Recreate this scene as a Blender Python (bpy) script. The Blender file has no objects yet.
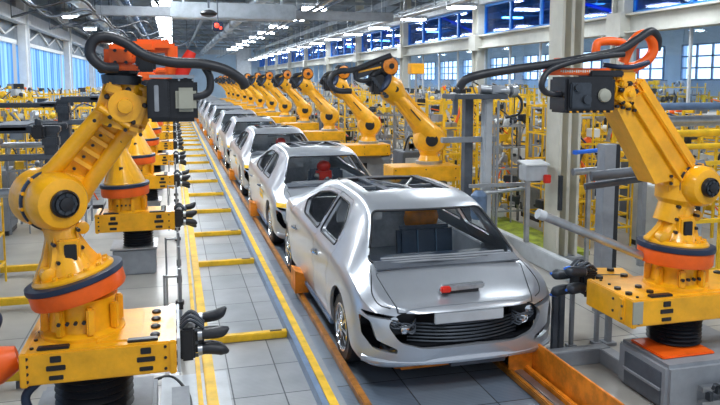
import bpy, bmesh, math, random
from mathutils import Vector as V, Matrix
from mathutils.bvhtree import BVHTree
rnd = random.Random(7)
PI = math.pi
C = bpy.context.scene.collection

# ------------------------------------------------------------------ camera
CH, F0 = 2.6, 700.0
pitch = math.radians(6.0)
yaw = math.atan(188 * math.cos(pitch) / F0)
cam = bpy.data.objects.new('camera', bpy.data.cameras.new('camera'))
C.objects.link(cam)
cam.location = (0, 0, CH)
cam.rotation_euler = (PI / 2 - pitch, 0, -yaw)
cam.data.sensor_width = 36
cam.data.lens = F0 / 720 * 36
cam.data.shift_y = -(202.5 - (80 + F0 * math.tan(pitch))) / 720
cam.data.clip_end = 300
bpy.context.scene.camera = cam

# --------------------------------------------------------------- materials
MATS = {}
def mat(name, col, rough=.5, metal=0., noise=.0, nscale=6., bump=0., bscale=40., emit=None, spec=.5, coat=0.):
    m = bpy.data.materials.new(name); m.use_nodes = True
    nt = m.node_tree; b = nt.nodes['Principled BSDF']
    b.inputs['Roughness'].default_value = rough
    b.inputs['Metallic'].default_value = metal
    b.inputs['Specular IOR Level'].default_value = spec
    b.inputs['Coat Weight'].default_value = coat
    b.inputs['Coat Roughness'].default_value = .12
    tc = nt.nodes.new('ShaderNodeTexCoord')
    if noise > 0:
        n = nt.nodes.new('ShaderNodeTexNoise'); n.inputs['Scale'].default_value = nscale
        n.inputs['Detail'].default_value = 6; n.inputs['Roughness'].default_value = .65
        r = nt.nodes.new('ShaderNodeValToRGB')
        lo = [c * (1 - noise) for c in col[:3]] + [1]; hi = [min(1, c * (1 + noise * .5)) for c in col[:3]] + [1]
        r.color_ramp.elements[0].position = .3; r.color_ramp.elements[0].color = lo
        r.color_ramp.elements[1].position = .62; r.color_ramp.elements[1].color = hi
        nt.links.new(tc.outputs['Object'], n.inputs['Vector']); nt.links.new(n.outputs['Fac'], r.inputs['Fac'])
        nt.links.new(r.outputs['Color'], b.inputs['Base Color'])
    else:
        b.inputs['Base Color'].default_value = (*col[:3], 1)
    if bump > 0:
        n2 = nt.nodes.new('ShaderNodeTexNoise'); n2.inputs['Scale'].default_value = bscale
        bp = nt.nodes.new('ShaderNodeBump'); bp.inputs['Strength'].default_value = bump; bp.inputs['Distance'].default_value = .01
        nt.links.new(tc.outputs['Object'], n2.inputs['Vector']); nt.links.new(n2.outputs['Fac'], bp.inputs['Height'])
        nt.links.new(bp.outputs['Normal'], b.inputs['Normal'])
    if emit:
        b.inputs['Emission Color'].default_value = (*emit[:3], 1); b.inputs['Emission Strength'].default_value = emit[3]
    MATS[name] = m
    return m

mat('yellow', (.90, .42, .008), .30, 0, .22, 3.5, .15, 30, coat=.3)
mat('yellow_far', (.92, .42, .01), .38, 0, .2, 3)
mat('yellow_dull', (.88, .52, .015), .5, 0, .3, 4)
mat('orange', (.95, .13, .008), .4, 0, .15, 5)
mat('orange_brown', (.78, .24, .015), .4, 0, .45, 6, .2, 20)
mat('rust', (.45, .17, .02), .42, .2, .5, 7, .2, 20)
mat('red', (.75, .03, .015), .4, 0, .15, 5)
mat('black', (.012, .013, .017), .38, 0, .3, 12)
mat('rubber', (.018, .02, .026), .45, 0, .3, 9, .2, 60)
mat('dark_steel', (.06, .07, .085), .4, .6, .3, 8)
mat('navy', (.02, .035, .075), .4, .2, .2, 8)
mat('steel', (.42, .44, .47), .32, .85, .25, 5)
mat('chrome', (.72, .74, .77), .14, 1.0, .15, 8)
mat('grey', (.27, .29, .32), .5, .1, .18, 4)
mat('grey_dark', (.10, .115, .14), .5, .2, .25, 5)
mat('grey_light', (.52, .55, .58), .45, .1, .15, 4)
mat('khaki', (.34, .34, .28), .5, 0, .1, 5)
mat('cream', (.74, .71, .60), .5, 0, .12, 2)
mat('cream_beam', (.46, .46, .42), .5, 0, .15, 2)
mat('white', (.75, .77, .78), .45, 0, .1, 3)
mat('blue', (.02, .16, .75), .4, 0, .15, 5)
mat('blue_frame', (.02, .20, .62), .4, .1, .15, 5)
mat('blue_grey', (.16, .24, .38), .4, .3, .25, 5)
mat('green', (.26, .32, .03), .7, 0, .6, 5)
mat('silver', (.57, .60, .65), .30, .66, .06, 2.5, coat=.6)
mat('silver_trim', (.45, .48, .52), .3, .8, .25, 10)
mat('seat', (.035, .055, .09), .35, 0, .3, 8)
mat('seat_panel', (.12, .20, .30), .3, .2, .3, 8)
mat('concrete', (.33, .32, .30), .6, 0, .18, 2.5)
mat('ceiling_deck', (.22, .27, .33), .6, .2, .3, 1.5)
mat('truss_paint', (.24, .27, .30), .5, .4, .3, 3)
mat('duct', (.40, .44, .48), .4, .6, .3, 2)
mat('wall_paint', (.46, .60, .74), .6, 0, .12, .6)
mat('lamp', (.9, .95, 1), .5, emit=(.86, .94, 1.0, 22))
mat('led_red', (.9, .05, .03), .5, emit=(1, .06, .03, 2.5))
mat('headlight_lamp', (.8, .25, .06), .3, 0, .1, 5)

def floor_mat():
    m = bpy.data.materials.new('floor_panels'); m.use_nodes = True; nt = m.node_tree; b = nt.nodes['Principled BSDF']
    tc = nt.nodes.new('ShaderNodeTexCoord')
    br = nt.nodes.new('ShaderNodeTexBrick'); br.offset = 0; br.inputs['Scale'].default_value = 1
    br.inputs['Brick Width'].default_value = .42; br.inputs['Row Height'].default_value = .62
    br.inputs['Mortar Size'].default_value = .006; br.inputs['Mortar Smooth'].default_value = .1
    br.inputs['Color1'].default_value = (.46, .475, .49, 1); br.inputs['Color2'].default_value = (.36, .38, .40, 1)
    br.inputs['Mortar'].default_value = (.08, .09, .10, 1)
    no = nt.nodes.new('ShaderNodeTexNoise'); no.inputs['Scale'].default_value = 2.2; no.inputs['Detail'].default_value = 8
    mx = nt.nodes.new('ShaderNodeMix'); mx.data_type = 'RGBA'; mx.blend_type = 'MULTIPLY'; mx.inputs['Factor'].default_value = .55
    rp = nt.nodes.new('ShaderNodeValToRGB'); rp.color_ramp.elements[0].position = .3; rp.color_ramp.elements[0].color = (.55, .56, .58, 1)
    rp.color_ramp.elements[1].position = .65; rp.color_ramp.elements[1].color = (1, 1, 1, 1)
    # fine grip ribs
    wv = nt.nodes.new('ShaderNodeTexWave'); wv.bands_direction = 'Y'; wv.inputs['Scale'].default_value = 12
    bp = nt.nodes.new('ShaderNodeBump'); bp.inputs['Strength'].default_value = .25; bp.inputs['Distance'].default_value = .004
    L = nt.links.new
    for n in (br, no, wv): L(tc.outputs['Object'], n.inputs['Vector'])
    L(no.outputs['Fac'], rp.inputs['Fac']); L(br.outputs['Color'], mx.inputs['A']); L(rp.outputs['Color'], mx.inputs['B'])
    L(mx.outputs['Result'], b.inputs['Base Color']); L(wv.outputs['Fac'], bp.inputs['Height']); L(bp.outputs['Normal'], b.inputs['Normal'])
    b.inputs['Roughness'].default_value = .33; b.inputs['Metallic'].default_value = .25
    MATS['floor_panels'] = m
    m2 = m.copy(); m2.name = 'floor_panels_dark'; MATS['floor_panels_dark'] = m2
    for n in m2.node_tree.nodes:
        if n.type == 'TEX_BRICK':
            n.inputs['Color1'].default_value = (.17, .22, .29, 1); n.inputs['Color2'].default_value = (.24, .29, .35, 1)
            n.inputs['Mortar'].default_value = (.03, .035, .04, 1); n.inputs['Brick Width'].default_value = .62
floor_mat()

def floor_open():
    m = bpy.data.materials.new('floor_open'); m.use_nodes = True; nt = m.node_tree; b = nt.nodes['Principled BSDF']
    tc = nt.nodes.new('ShaderNodeTexCoord')
    br = nt.nodes.new('ShaderNodeTexBrick'); br.offset = 0; br.inputs['Scale'].default_value = 1
    br.inputs['Brick Width'].default_value = 1.5; br.inputs['Row Height'].default_value = 1.5; br.inputs['Mortar Size'].default_value = .008
    br.inputs['Color1'].default_value = (.40, .385, .345, 1); br.inputs['Color2'].default_value = (.44, .42, .38, 1); br.inputs['Mortar'].default_value = (.10, .10, .10, 1)
    no = nt.nodes.new('ShaderNodeTexNoise'); no.inputs['Scale'].default_value = 1.4; no.inputs['Detail'].default_value = 7
    rp = nt.nodes.new('ShaderNodeValToRGB'); rp.color_ramp.elements[0].position = .35; rp.color_ramp.elements[0].color = (.5, .5, .52, 1); rp.color_ramp.elements[1].position = .65
    mx = nt.nodes.new('ShaderNodeMix'); mx.data_type = 'RGBA'; mx.blend_type = 'MULTIPLY'; mx.inputs['Factor'].default_value = .6
    L = nt.links.new
    for n in (br, no): L(tc.outputs['Object'], n.inputs['Vector'])
    L(no.outputs['Fac'], rp.inputs['Fac']); L(br.outputs['Color'], mx.inputs['A']); L(rp.outputs['Color'], mx.inputs['B']); L(mx.outputs['Result'], b.inputs['Base Color'])
    b.inputs['Roughness'].default_value = .28
    MATS['floor_open'] = m
floor_open()

def glass(name, tint, alpha=.85, rough=.03):
    m = bpy.data.materials.new(name); m.use_nodes = True; nt = m.node_tree; nt.nodes.clear()
    o = nt.nodes.new('ShaderNodeOutputMaterial'); t = nt.nodes.new('ShaderNodeBsdfTransparent'); g = nt.nodes.new('ShaderNodeBsdfGlossy')
    fr0 = nt.nodes.new('ShaderNodeLayerWeight'); fr = nt.nodes.new('ShaderNodeMath'); fr.operation = 'POWER'; fr.inputs[1].default_value = 5
    nt.links.new(fr0.outputs['Facing'], fr.inputs[0])
    ad = nt.nodes.new('ShaderNodeMath'); ad.operation = 'MULTIPLY_ADD'; ad.inputs[1].default_value = .7; ad.inputs[2].default_value = 1 - alpha
    t.inputs['Color'].default_value = (*tint, 1); g.inputs['Roughness'].default_value = rough; g.inputs['Color'].default_value = (.9, .95, 1, 1)
    mx = nt.nodes.new('ShaderNodeMixShader'); L = nt.links.new
    L(fr.outputs[0], ad.inputs[0]); L(ad.outputs[0], mx.inputs[0]); L(t.outputs[0], mx.inputs[1]); L(g.outputs[0], mx.inputs[2]); L(mx.outputs[0], o.inputs[0])
    MATS[name] = m
glass('car_glass', (.96, .98, .99), .965)
glass('roof_glass', (.5, .52, .55), .93)
glass('window_glass', (.85, .93, 1.0), .97)
glass('blue_glass', (.22, .50, .95), .96)

def curtain():
    m = bpy.data.materials.new('blue_panel'); m.use_nodes = True; nt = m.node_tree; b = nt.nodes['Principled BSDF']
    tc = nt.nodes.new('ShaderNodeTexCoord'); wv = nt.nodes.new('ShaderNodeTexWave'); wv.bands_direction = 'Y'; wv.inputs['Scale'].default_value = .55
    wv.inputs['Distortion'].default_value = 1.2
    rp = nt.nodes.new('ShaderNodeValToRGB'); rp.color_ramp.elements[0].color = (.04, .20, .52, 1); rp.color_ramp.elements[1].color = (.26, .52, .85, 1)
    L = nt.links.new; L(tc.outputs['Object'], wv.inputs['Vector']); L(wv.outputs['Fac'], rp.inputs['Fac']); L(rp.outputs['Color'], b.inputs['Base Color'])
    L(rp.outputs['Color'], b.inputs['Emission Color']); b.inputs['Emission Strength'].default_value = .55; b.inputs['Roughness'].default_value = .4
    MATS['blue_panel'] = m
curtain()
mat('daylight', (.8, .9, 1), .5, emit=(.72, .86, 1.0, 1.8))

# ----------------------------------------------------------- mesh builder
ORG = V((0, 0, 0))
class MB:
    def __init__(s): s.v = []; s.f = []; s.mi = []; s.mats = []; s.cur = 0
    def m(s, name):
        if name not in s.mats: s.mats.append(name)
        s.cur = s.mats.index(name); return s
    def add(s, vs, fs):
        o = len(s.v); s.v += [V(p) for p in vs]; s.f += [[i + o for i in f] for f in fs]; s.mi += [s.cur] * len(fs); return s
    def box(s, c, d, rot=None, bev=0.):
        c = V(c); h = V(d) / 2; R = rot or Matrix.Identity(3)
        if bev > 0:
            bm = bmesh.new(); bmesh.ops.create_cube(bm, size=1)
            for w in bm.verts: w.co = V((w.co.x * d[0], w.co.y * d[1], w.co.z * d[2]))
            bmesh.ops.bevel(bm, geom=bm.edges[:], offset=min(bev, min(d) * .45), segments=2, affect='EDGES')
            bm.verts.ensure_lookup_table(); bm.verts.index_update()
            s.add([c + R @ w.co for w in bm.verts], [[w.index for w in f.verts] for f in bm.faces]); bm.free(); return s
        vs = [c + R @ V((x * h.x, y * h.y, z * h.z)) for x in (-1, 1) for y in (-1, 1) for z in (-1, 1)]
        return s.add(vs, [(0, 1, 3, 2), (4, 6, 7, 5), (0, 4, 5, 1), (2, 3, 7, 6), (0, 2, 6, 4), (1, 5, 7, 3)])
    def bar(s, a, b, w, h=None, bev=0., up=(0, 0, 1)):
        a, b = V(a), V(b); d = b - a; L = d.length
        if L < 1e-6: return s
        z = d.normalized(); u = V(up)
        if abs(z.dot(u)) > .98: u = V((0, 1, 0))
        x = u.cross(z).normalized(); y = z.cross(x)
        R = Matrix((x, y, z)).transposed()
        return s.box((a + b) / 2, (w, h or w, L), R, bev)
    def loft(s, pts, rad, seg=12, caps=True, sq=1.0, flat=None):
        pts = [V(p) for p in pts]; n = len(pts)
        if not hasattr(rad, '__len__'): rad = [rad] * n
        t0 = (pts[1] - pts[0]).normalized(); u = V((0, 0, 1)) if abs(t0.z) < .9 else V((0, 1, 0))
        if flat: u = V(flat)
        x = u.cross(t0).normalized(); vs = []; fs = []
        for i, p in enumerate(pts):
            t = (pts[min(i + 1, n - 1)] - pts[max(i - 1, 0)]).normalized()
            x = (x - t * x.dot(t)).normalized(); y = t.cross(x)
            for k in range(seg):
                a = 2 * PI * k / seg; vs.append(p + x * math.cos(a) * rad[i] + y * math.sin(a) * rad[i] * sq)
        for i in range(n - 1):
            for k in range(seg):
                k2 = (k + 1) % seg; fs.append((i * seg + k, i * seg + k2, (i + 1) * seg + k2, (i + 1) * seg + k))
        if caps: fs.append(tuple(range(seg))[::-1]); fs.append(tuple(range((n - 1) * seg, n * seg)))
        return s.add(vs, fs)
    def cyl(s, a, b, r, r2=None, seg=16): return s.loft([a, b], [r, r if r2 is None else r2], seg)
    def lathe(s, c, axis, prof, seg=28):   # prof: (radius, height) list along the axis
        c = V(c); z = V(axis).normalized(); u = V((0, 0, 1)) if abs(z.z) < .9 else V((0, 1, 0))
        x = u.cross(z).normalized(); y = z.cross(x); vs = []; fs = []
        for r, h in prof:
            for k in range(seg):
                a = 2 * PI * k / seg; vs.append(c + z * h + x * math.cos(a) * r + y * math.sin(a) * r)
        for i in range(len(prof) - 1):
            for k in range(seg):
                k2 = (k + 1) % seg; fs.append((i * seg + k, i * seg + k2, (i + 1) * seg + k2, (i + 1) * seg + k))
        fs.append(tuple(range(seg))[::-1]); fs.append(tuple(range((len(prof) - 1) * seg, len(prof) * seg)))
        return s.add(vs, fs)
    def ball(s, c, r, seg=14, ring=8, sc=(1, 1, 1)):
        c = V(c); vs = []; fs = []
        for i in range(1, ring):
            t = PI * i / ring
            for k in range(seg):
                a = 2 * PI * k / seg; vs.append(c + V((r * sc[0] * math.sin(t) * math.cos(a), r * sc[1] * math.sin(t) * math.sin(a), r * sc[2] * math.cos(t))))
        for i in range(ring - 2):
            for k in range(seg):
                k2 = (k + 1) % seg; fs.append((i * seg + k, (i + 1) * seg + k, (i + 1) * seg + k2, i * seg + k2))
        o = len(vs); vs += [c + V((0, 0, r * sc[2])), c - V((0, 0, r * sc[2]))]
        for k in range(seg):
            k2 = (k + 1) % seg; fs.append((o, k, k2)); b = (ring - 2) * seg; fs.append((o + 1, b + k2, b + k))
        return s.add(vs, fs)
    def prism(s, poly, d):   # poly: 3D loop, d: extrusion vector
        n = len(poly); d = V(d); vs = [V(p) for p in poly] + [V(p) + d for p in poly]
        fs = [tuple(range(n))[::-1], tuple(range(n, 2 * n))] + [(i, (i + 1) % n, (i + 1) % n + n, i + n) for i in range(n)]
        return s.add(vs, fs)
    def bolts(s, c, axis, up, w, h, nx, ny, r=.012, t=.012):
        c = V(c); z = V(axis).normalized(); y = V(up); y = (y - z * y.dot(z)).normalized(); x = y.cross(z)
        for i in range(nx):
            for j in range(ny):
                p = c + x * (w * ((i / (nx - 1) - .5) if nx > 1 else 0)) + y * (h * ((j / (ny - 1) - .5) if ny > 1 else 0))
                s.cyl(p - z * .004, p + z * t, r, seg=6)
        return s
    def mesh(s, name, smooth=35, local=True):
        me = bpy.data.meshes.new(name); o = ORG if local else V((0, 0, 0))
        me.from_pydata([p - o for p in s.v], [], s.f)
        for n in s.mats: me.materials.append(MATS[n])
        if len(s.mats) > 1: me.polygons.foreach_set('material_index', s.mi)
        bm = bmesh.new(); bm.from_mesh(me); bmesh.ops.recalc_face_normals(bm, faces=bm.faces[:]); bm.to_mesh(me); bm.free()
        if smooth:
            me.polygons.foreach_set('use_smooth', [True] * len(me.polygons)); me.set_sharp_from_angle(angle=math.radians(smooth))
        return me
    def build(s, name, mt=None, parent=None, smooth=35, label=None):
        if mt and not s.mats: s.mats = [mt]; s.mi = [0] * len(s.f)
        ob = bpy.data.objects.new(name, s.mesh(name, smooth)); C.objects.link(ob)
        if parent: ob.parent = parent
        else: ob.location = ORG
        if label: ob['label'] = label
        return ob

def org(p=(0, 0, 0)):
    global ORG
    ORG = V(p)
def tag(o, label=None, cat=None, group=None, kind=None):
    if label: o['label'] = label
    if cat: o['category'] = cat
    if group: o['group'] = group
    if kind: o['kind'] = kind
    return o
def thing(name, label, cat, loc, group=None):
    org(loc); o = bpy.data.objects.new(name, None); o.empty_display_size = .2; C.objects.link(o); o.location = loc
    return tag(o, label, cat, group)
def kids(o): return [c for c in list(C.objects) if c.parent is o]
def dup(o, loc=None, rz=None, label=None, group=None, parent=None, sc=None):
    c = o.copy(); C.objects.link(c); c.parent = parent
    if loc is not None: c.location = loc
    if rz is not None: c.rotation_euler = (0, 0, rz)
    if sc is not None: c.scale = (sc, sc, sc)
    if label: c['label'] = label
    if group: c['group'] = group
    for k in kids(o): dup(k, parent=c)
    return c
def smooth_path(pts, n=6):
    pts = [V(p) for p in pts]; out = []; P = [pts[0] * 2 - pts[1]] + pts + [pts[-1] * 2 - pts[-2]]
    for i in range(1, len(P) - 2):
        for k in range(n):
            t = k / n; a, b, c, d = P[i - 1], P[i], P[i + 1], P[i + 2]
            out.append(.5 * ((2 * b) + (c - a) * t + (2 * a - 5 * b + 4 * c - d) * t * t + (3 * b - a - 3 * c + d) * t ** 3))
    out.append(pts[-1]); return out
def hose(name, pts, r, mt, parent, ribs=False, label=None):
    p = smooth_path(pts, 10 if ribs else 7)
    rad = [r * (1 + (.07 if ribs and i % 2 else 0)) for i in range(len(p))]
    return MB().loft(p, rad, 12).build(name, mt, parent, smooth=60, label=label)
def struct(name, mb, mt=None, smooth=0):
    return tag(mb.build(name, mt, smooth=smooth), kind='structure')
ORD = ['first', 'second', 'third', 'fourth', 'fifth', 'sixth', 'seventh', 'eighth', 'ninth', 'tenth', 'eleventh', 'twelfth', 'thirteenth', 'fourteenth', 'fifteenth', 'sixteenth', 'seventeenth', 'eighteenth', 'nineteenth', 'twentieth']
ORD += ['twenty-' + o for o in ORD[:9]] + ['thirtieth'] + ['thirty-' + o for o in ORD[:9]]

# ------------------------------------------------------------ setting
YF = 78.0
org()
f = MB()
def quad(x0, x1, y0, y1, z, m): f.m(m).add([(x0, y0, z), (x1, y0, z), (x1, y1, z), (x0, y1, z)], [(0, 1, 2, 3)])
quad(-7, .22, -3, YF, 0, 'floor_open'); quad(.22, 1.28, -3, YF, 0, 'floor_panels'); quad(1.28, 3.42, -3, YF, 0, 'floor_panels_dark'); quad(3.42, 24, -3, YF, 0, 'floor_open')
struct('floor', f)
struct('wall_back', MB().box((8.5, YF + .2, 3.4), (31, .3, 6.8)), 'wall_paint')
struct('ceiling', MB().box((8.5, YF / 2, 6.95), (32, YF + 4, .15)), 'ceiling_deck')
# left wall: low wall, header, columns, blue window bays
w = MB().m('wall_paint').box((-5.35, YF / 2, 1.0), (.2, YF + 4, 2.0)).m('ceiling_deck').box((-5.35, YF / 2, 5.4), (.2, YF + 4, 3.0))
w.m('white')
for k in range(36): w.bar((-5.2, 2 + 2.1 * k, 4.1 if k % 2 else 4.55), (-5.2, 4.1 + 2.1 * k, 4.55 if k % 2 else 4.1), .06)
struct('wall_left', w)
lc = [5.5, 16.2, 26.9, 37.6, 48.3, 59.0, 69.7]
for i in range(len(lc)):
    y0 = lc[i] + .35; y1 = (lc[i + 1] if i < len(lc) - 1 else YF) - .35; n = int((y1 - y0) / .42)
    p = MB().m('blue_panel')
    vs = []; 
    for k in range(n * 2 + 1):
        y = y0 + (y1 - y0) * k / (n * 2); x = -5.3 + (.07 if k % 2 else 0); vs += [(x, y, 2.0), (x, y, 3.9)]
    p.add(vs, [(2 * k, 2 * k + 2, 2 * k + 3, 2 * k + 1) for k in range(n * 2)])
    p.m('white').box((-5.2, (y0 + y1) / 2, 2.0), (.16, y1 - y0, .12)).box((-5.2, (y0 + y1) / 2, 3.9), (.16, y1 - y0, .14))
    struct('window_%d' % (i + 1), p, smooth=0)
nT = 1
for i, y in enumerate(lc):
    o = MB().box((-5.0, y, 3.4), (.26, .34, 6.8), bev=.02).box((-5.0, y - .0, 4.6), (.5, .5, .12)).box((-4.78, y - .15, 2.6), (.07, .07, 5.2))
    struct('trim_%d' % nT, o, 'white'); nT += 1
o = MB().box((-4.95, YF / 2, 4.72), (.28, YF, .42)).box((-4.95, YF / 2, 5.35), (.2, YF, .14))
struct('trim_%d' % nT, o, 'grey_light'); nT += 1
# right bay line: cream columns, long white beam, blue framed clerestory, glazing below
rc = [5.8, 13.1, 20.35, 27.6, 34.9, 42.1, 49.4, 56.6, 63.9, 71.1]
for y in rc:
    o = MB().box((9.3, y, 3.4), (.14, .42, 6.8)).box((9.3, y - .19, 3.4), (.34, .05, 6.8)).box((9.3, y + .19, 3.4), (.34, .05, 6.8)).box((9.25, y, 3.75), (.44, .5, .5)).box((9.3, y, .1), (.5, .55, .2))
    struct('trim_%d' % nT, o, 'cream_beam'); nT += 1
struct('trim_%d' % nT, MB().box((9.35, YF / 2, 3.77), (.16, YF, .34)).box((9.3, YF / 2, 3.95), (.34, YF, .04)).box((9.3, YF / 2, 3.59), (.34, YF, .04)), 'cream_beam'); nT += 1
struct('trim_%d' % nT, MB().box((9.25, YF / 2, 4.98), (.2, YF, .16)), 'grey_light'); nT += 1
wn = len(lc) + 1
for i in range(len(rc)):
    y0 = rc[i] + .2; y1 = (rc[i + 1] if i < len(rc) - 1 else YF) - .2; p = MB().m('blue_frame')
    for k in range(5): 
        y = y0 + (y1 - y0) * (k + .0) / 4; p.box((9.38, y, 4.43), (.07, .09, .92))
    p.box((9.38, (y0 + y1) / 2, 4.0), (.07, y1 - y0, .07)).box((9.38, (y0 + y1) / 2, 4.86), (.07, y1 - y0, .07))
    p.bar((9.45, y0, 4.0), (9.45, (y0 + y1) / 2, 4.86), .07)
    p.m('blue_glass').box((9.4, (y0 + y1) / 2, 4.43), (.012, y1 - y0, .86))
    struct('window_%d' % wn, p); wn += 1
    p = MB().m('grey_light')
    for k in range(5): y = y0 + (y1 - y0) * k / 4; p.box((9.38, y, 2.8), (.05, .05, 1.6))
    p.box((9.38, (y0 + y1) / 2, 2.0), (.05, y1 - y0, .06))
    p.m('window_glass').box((9.4, (y0 + y1) / 2, 2.8), (.012, y1 - y0, 1.56))
    struct('window_%d' % wn, p); wn += 1
struct('trim_%d' % nT, MB().box((7.6, YF - .3, 3.4), (1.6, .9, 6.8)).box((11.5, YF - .3, 3.4), (1.2, .9, 6.8)).box((2.5, YF - .2, 5.6), (9, .5, .5)), 'grey_light'); nT += 1
# outer right wall with bright mullioned windows
o = MB().box((20, YF / 2, 1.3), (.3, YF + 4, 2.6)).box((20, YF / 2, 5.45), (.3, YF + 4, 2.9))
for k in range(18): o.box((20, 2.6 + k * 4.4, 3.5), (.34, 1.1, 6.9))
struct('wall_right', o, 'wall_paint')
for k in range(17):
    y0 = 3.15 + k * 4.4; y1 = y0 + 3.3; p = MB().m('daylight').box((20.06, (y0 + y1) / 2, 3.3), (.02, y1 - y0, 1.4)).m('blue_grey')
    for j in range(5): p.box((19.82, y0 + (y1 - y0) * j / 4, 3.3), (.06, .08, 1.4))
    for j in range(4): p.box((19.82, (y0 + y1) / 2, 2.62 + 1.36 * j / 3), (.06, y1 - y0, .06))
    struct('window_%d' % wn, p); wn += 1

# ceiling trusses, purlins, ducts
for i, y in enumerate(range(6, 78, 6)):
    t = MB().m('truss_paint').box((7.2, y, 6.7), (24.8, .12, .12)).box((7.2, y, 5.9), (24.8, .12, .12)); n = 20
    for k in range(n):
        x0 = -5.2 + 24.8 * k / n; x1 = -5.2 + 24.8 * (k + 1) / n
        t.bar((x0, y, 5.9 if k % 2 else 6.7), (x1, y, 6.7 if k % 2 else 5.9), .07)
    tag(t.build('roof_truss', smooth=0), 'grey steel roof truss spanning the hall, %s from the front' % ORD[i], 'truss', 'roof trusses')
for i, x in enumerate((-3.9, -2.0, 1.6, 3.6, 8.6, 11, 14, 17)):
    t = MB().box((x, YF / 2 + 1, 5.72), (.1, YF - 4, .22))
    tag(t.build('runway_beam', 'truss_paint', smooth=0), 'long grey steel beam hung under the roof trusses, %s from the left wall' % ORD[i], 'beam', 'long beams under the trusses')
for i, (x, z, r, mt) in enumerate(((-2.9, 5.2, .22, 'duct'), (3.0, 5.35, .2, 'duct'), (4.7, 5.0, .05, 'steel'), (5.0, 5.0, .04, 'blue_grey'), (7.7, 4.75, .06, 'steel'), (8.1, 4.9, .05, 'grey_light'), (8.9, 5.25, .09, 'duct'), (-1.5, 5.45, .07, 'blue_grey'), (12.5, 4.6, .25, 'duct'))):
    t = MB().cyl((x, 6, z), (x, YF - 1, z), r, seg=12)
    for y in range(7, 77, 4): t.box((x, y, z), (r * 2.5, .06, r * 2.5)).bar((x, y, z + r), (x, y, 5.9), .02)
    lab = ['wide round air duct above the left wall windows', 'round air duct above the row of car bodies', 'thin steel pipe under the ceiling between the lamp rows', 'thin blue-grey pipe under the ceiling next to a steel pipe', 'steel pipe hung near the lamps by the right columns', 'pale pipe hung just inside the right columns', 'duct along the tops of the right columns', 'blue-grey pipe hung beside the left row of ceiling lamps', 'wide duct beyond the right columns'][i]
    tag(t.build('ceiling_pipe' if r < .15 else 'air_duct', mt), lab, 'pipe' if r < .15 else 'duct')
# crossing duct and crane beam near upper left
tag(MB().box((1.45, 17, 4.2), (2.9, .55, .36), bev=.03).bar((.3, 17, 4.3), (.3, 17, 5.9), .05).bar((2.6, 17, 4.3), (2.6, 17, 5.9), .05).build('crane_girder', 'duct'), 'light grey box girder crossing the hall near the top of the picture', 'girder')
tag(MB().box((2.6, 24, 4.80), (10.0, .3, .3), bev=.03).build('crane_girder', 'grey'), 'darker grey girder crossing the hall behind the light one', 'girder')
t = thing('warning_light', 'small box with a red light hung under the ceiling near the upper left', 'light', (.95, 15, 3.7))
MB().box((.95, 15, 3.7), (.22, .2, .2), bev=.02).build('housing', 'navy', t); MB().ball((.92, 14.9, 3.72), .05).ball((1.0, 14.9, 3.67), .03).build('red_lens', 'led_red', t)
MB().cyl((.95, 15, 3.8), (.95, 15, 5.8), .015).build('hanger', 'grey_dark', t)
t = thing('dome_fixture', 'black round dome hung from the light grey girder', 'light', (.73, 14.2, 3.9))
MB().lathe((.73, 14.2, 3.78), (0, 0, 1), [(.03, .04), (.14, .07), (.17, .12), (.1, .17), (.03, .19)]).build('dome', 'black', t); MB().cyl((.73, 14.2, 4.0), (.73, 14.2, 5.9), .02).build('hanger', 'grey_dark', t)
# tangle of conduits on the left ceiling
for i in range(14):
    x = -4.6 + rnd.random() * 3.6; y = 9 + i * 2.6; z = 4.35 + rnd.random() * .25
    pts = [(x, y, z), (x + .8, y + .6, z + .25), (x + 1.2, y + 2, z - .1), (x + 2.1, y + 2.8, z + .2), (x + 2.4, y + 4, z)]
    cbm = MB().m(['black', 'grey_dark', 'dark_steel'][i % 3]).loft(smooth_path(pts, 7), .035, 12).cyl(pts[0], (pts[0][0], pts[0][1], 5.95), .012, seg=6).cyl(pts[-1], (pts[-1][0], pts[-1][1], 5.95), .012, seg=6)
    tag(cbm.build('cable_bundle', smooth=60), 'dark cable bundle sagging under the left half of the ceiling, %s from the front' % ORD[i], 'cable', 'cable bundles under the ceiling')

# lamps
def lamp(x, y, z, w, d, label, group, hh=.05):
    t = thing('ceiling_lamp', label, 'lamp', (x, y, z), group)
    MB().box((x, y, z + .06), (w + .08, d + .08, .1), bev=.015).build('housing', 'grey_light', t)
    MB().box((x, y, z + .01 - hh / 2), (w, d, hh)).build('diffuser', 'lamp', t)
    MB().cyl((x - w * .35, y, z + .1), (x - w * .35, y, 5.95), .01, seg=6).cyl((x + w * .35, y, z + .1), (x + w * .35, y, 5.95), .01, seg=6).build('hanger', 'grey_dark', t)
    return t
L0 = lamp(-.3, 8, 5.6, .75, 1.25, 'white ceiling lamp of the left row, first from the front', 'left row of ceiling lamps')
for i in range(1, 28): dup(L0, (-.3, 8 + i * 2.35, 5.6), label='white ceiling lamp of the left row, %s from the front' % ORD[i])
L1 = lamp(6.1, 9, 5.75, 1.0, .5, 'white ceiling lamp of the middle row, first from the front', 'middle row of ceiling lamps', .13)
for i in range(1, 13): dup(L1, (6.1, 9 + i * 5.4, 5.75), label='white ceiling lamp of the middle row, %s from the front' % ORD[i])
L2 = lamp(8.35, 11, 4.75, .8, .35, 'white strip lamp beside the right columns, first from the front', 'lamps beside the right columns')
for i in range(1, 16): dup(L2, (8.35, 11 + i * 4.3, 4.75), label='white strip lamp beside the right columns, %s from the front' % ORD[i])
L3 = lamp(-3.3, 14, 4.75, .45, .45, 'square white lamp by the left wall windows, first from the front', 'lamps by the left wall')
for i in range(1, 9): dup(L3, (-3.3, 14 + i * 6, 4.75), label='square white lamp by the left wall windows, %s from the front' % ORD[i])
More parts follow.
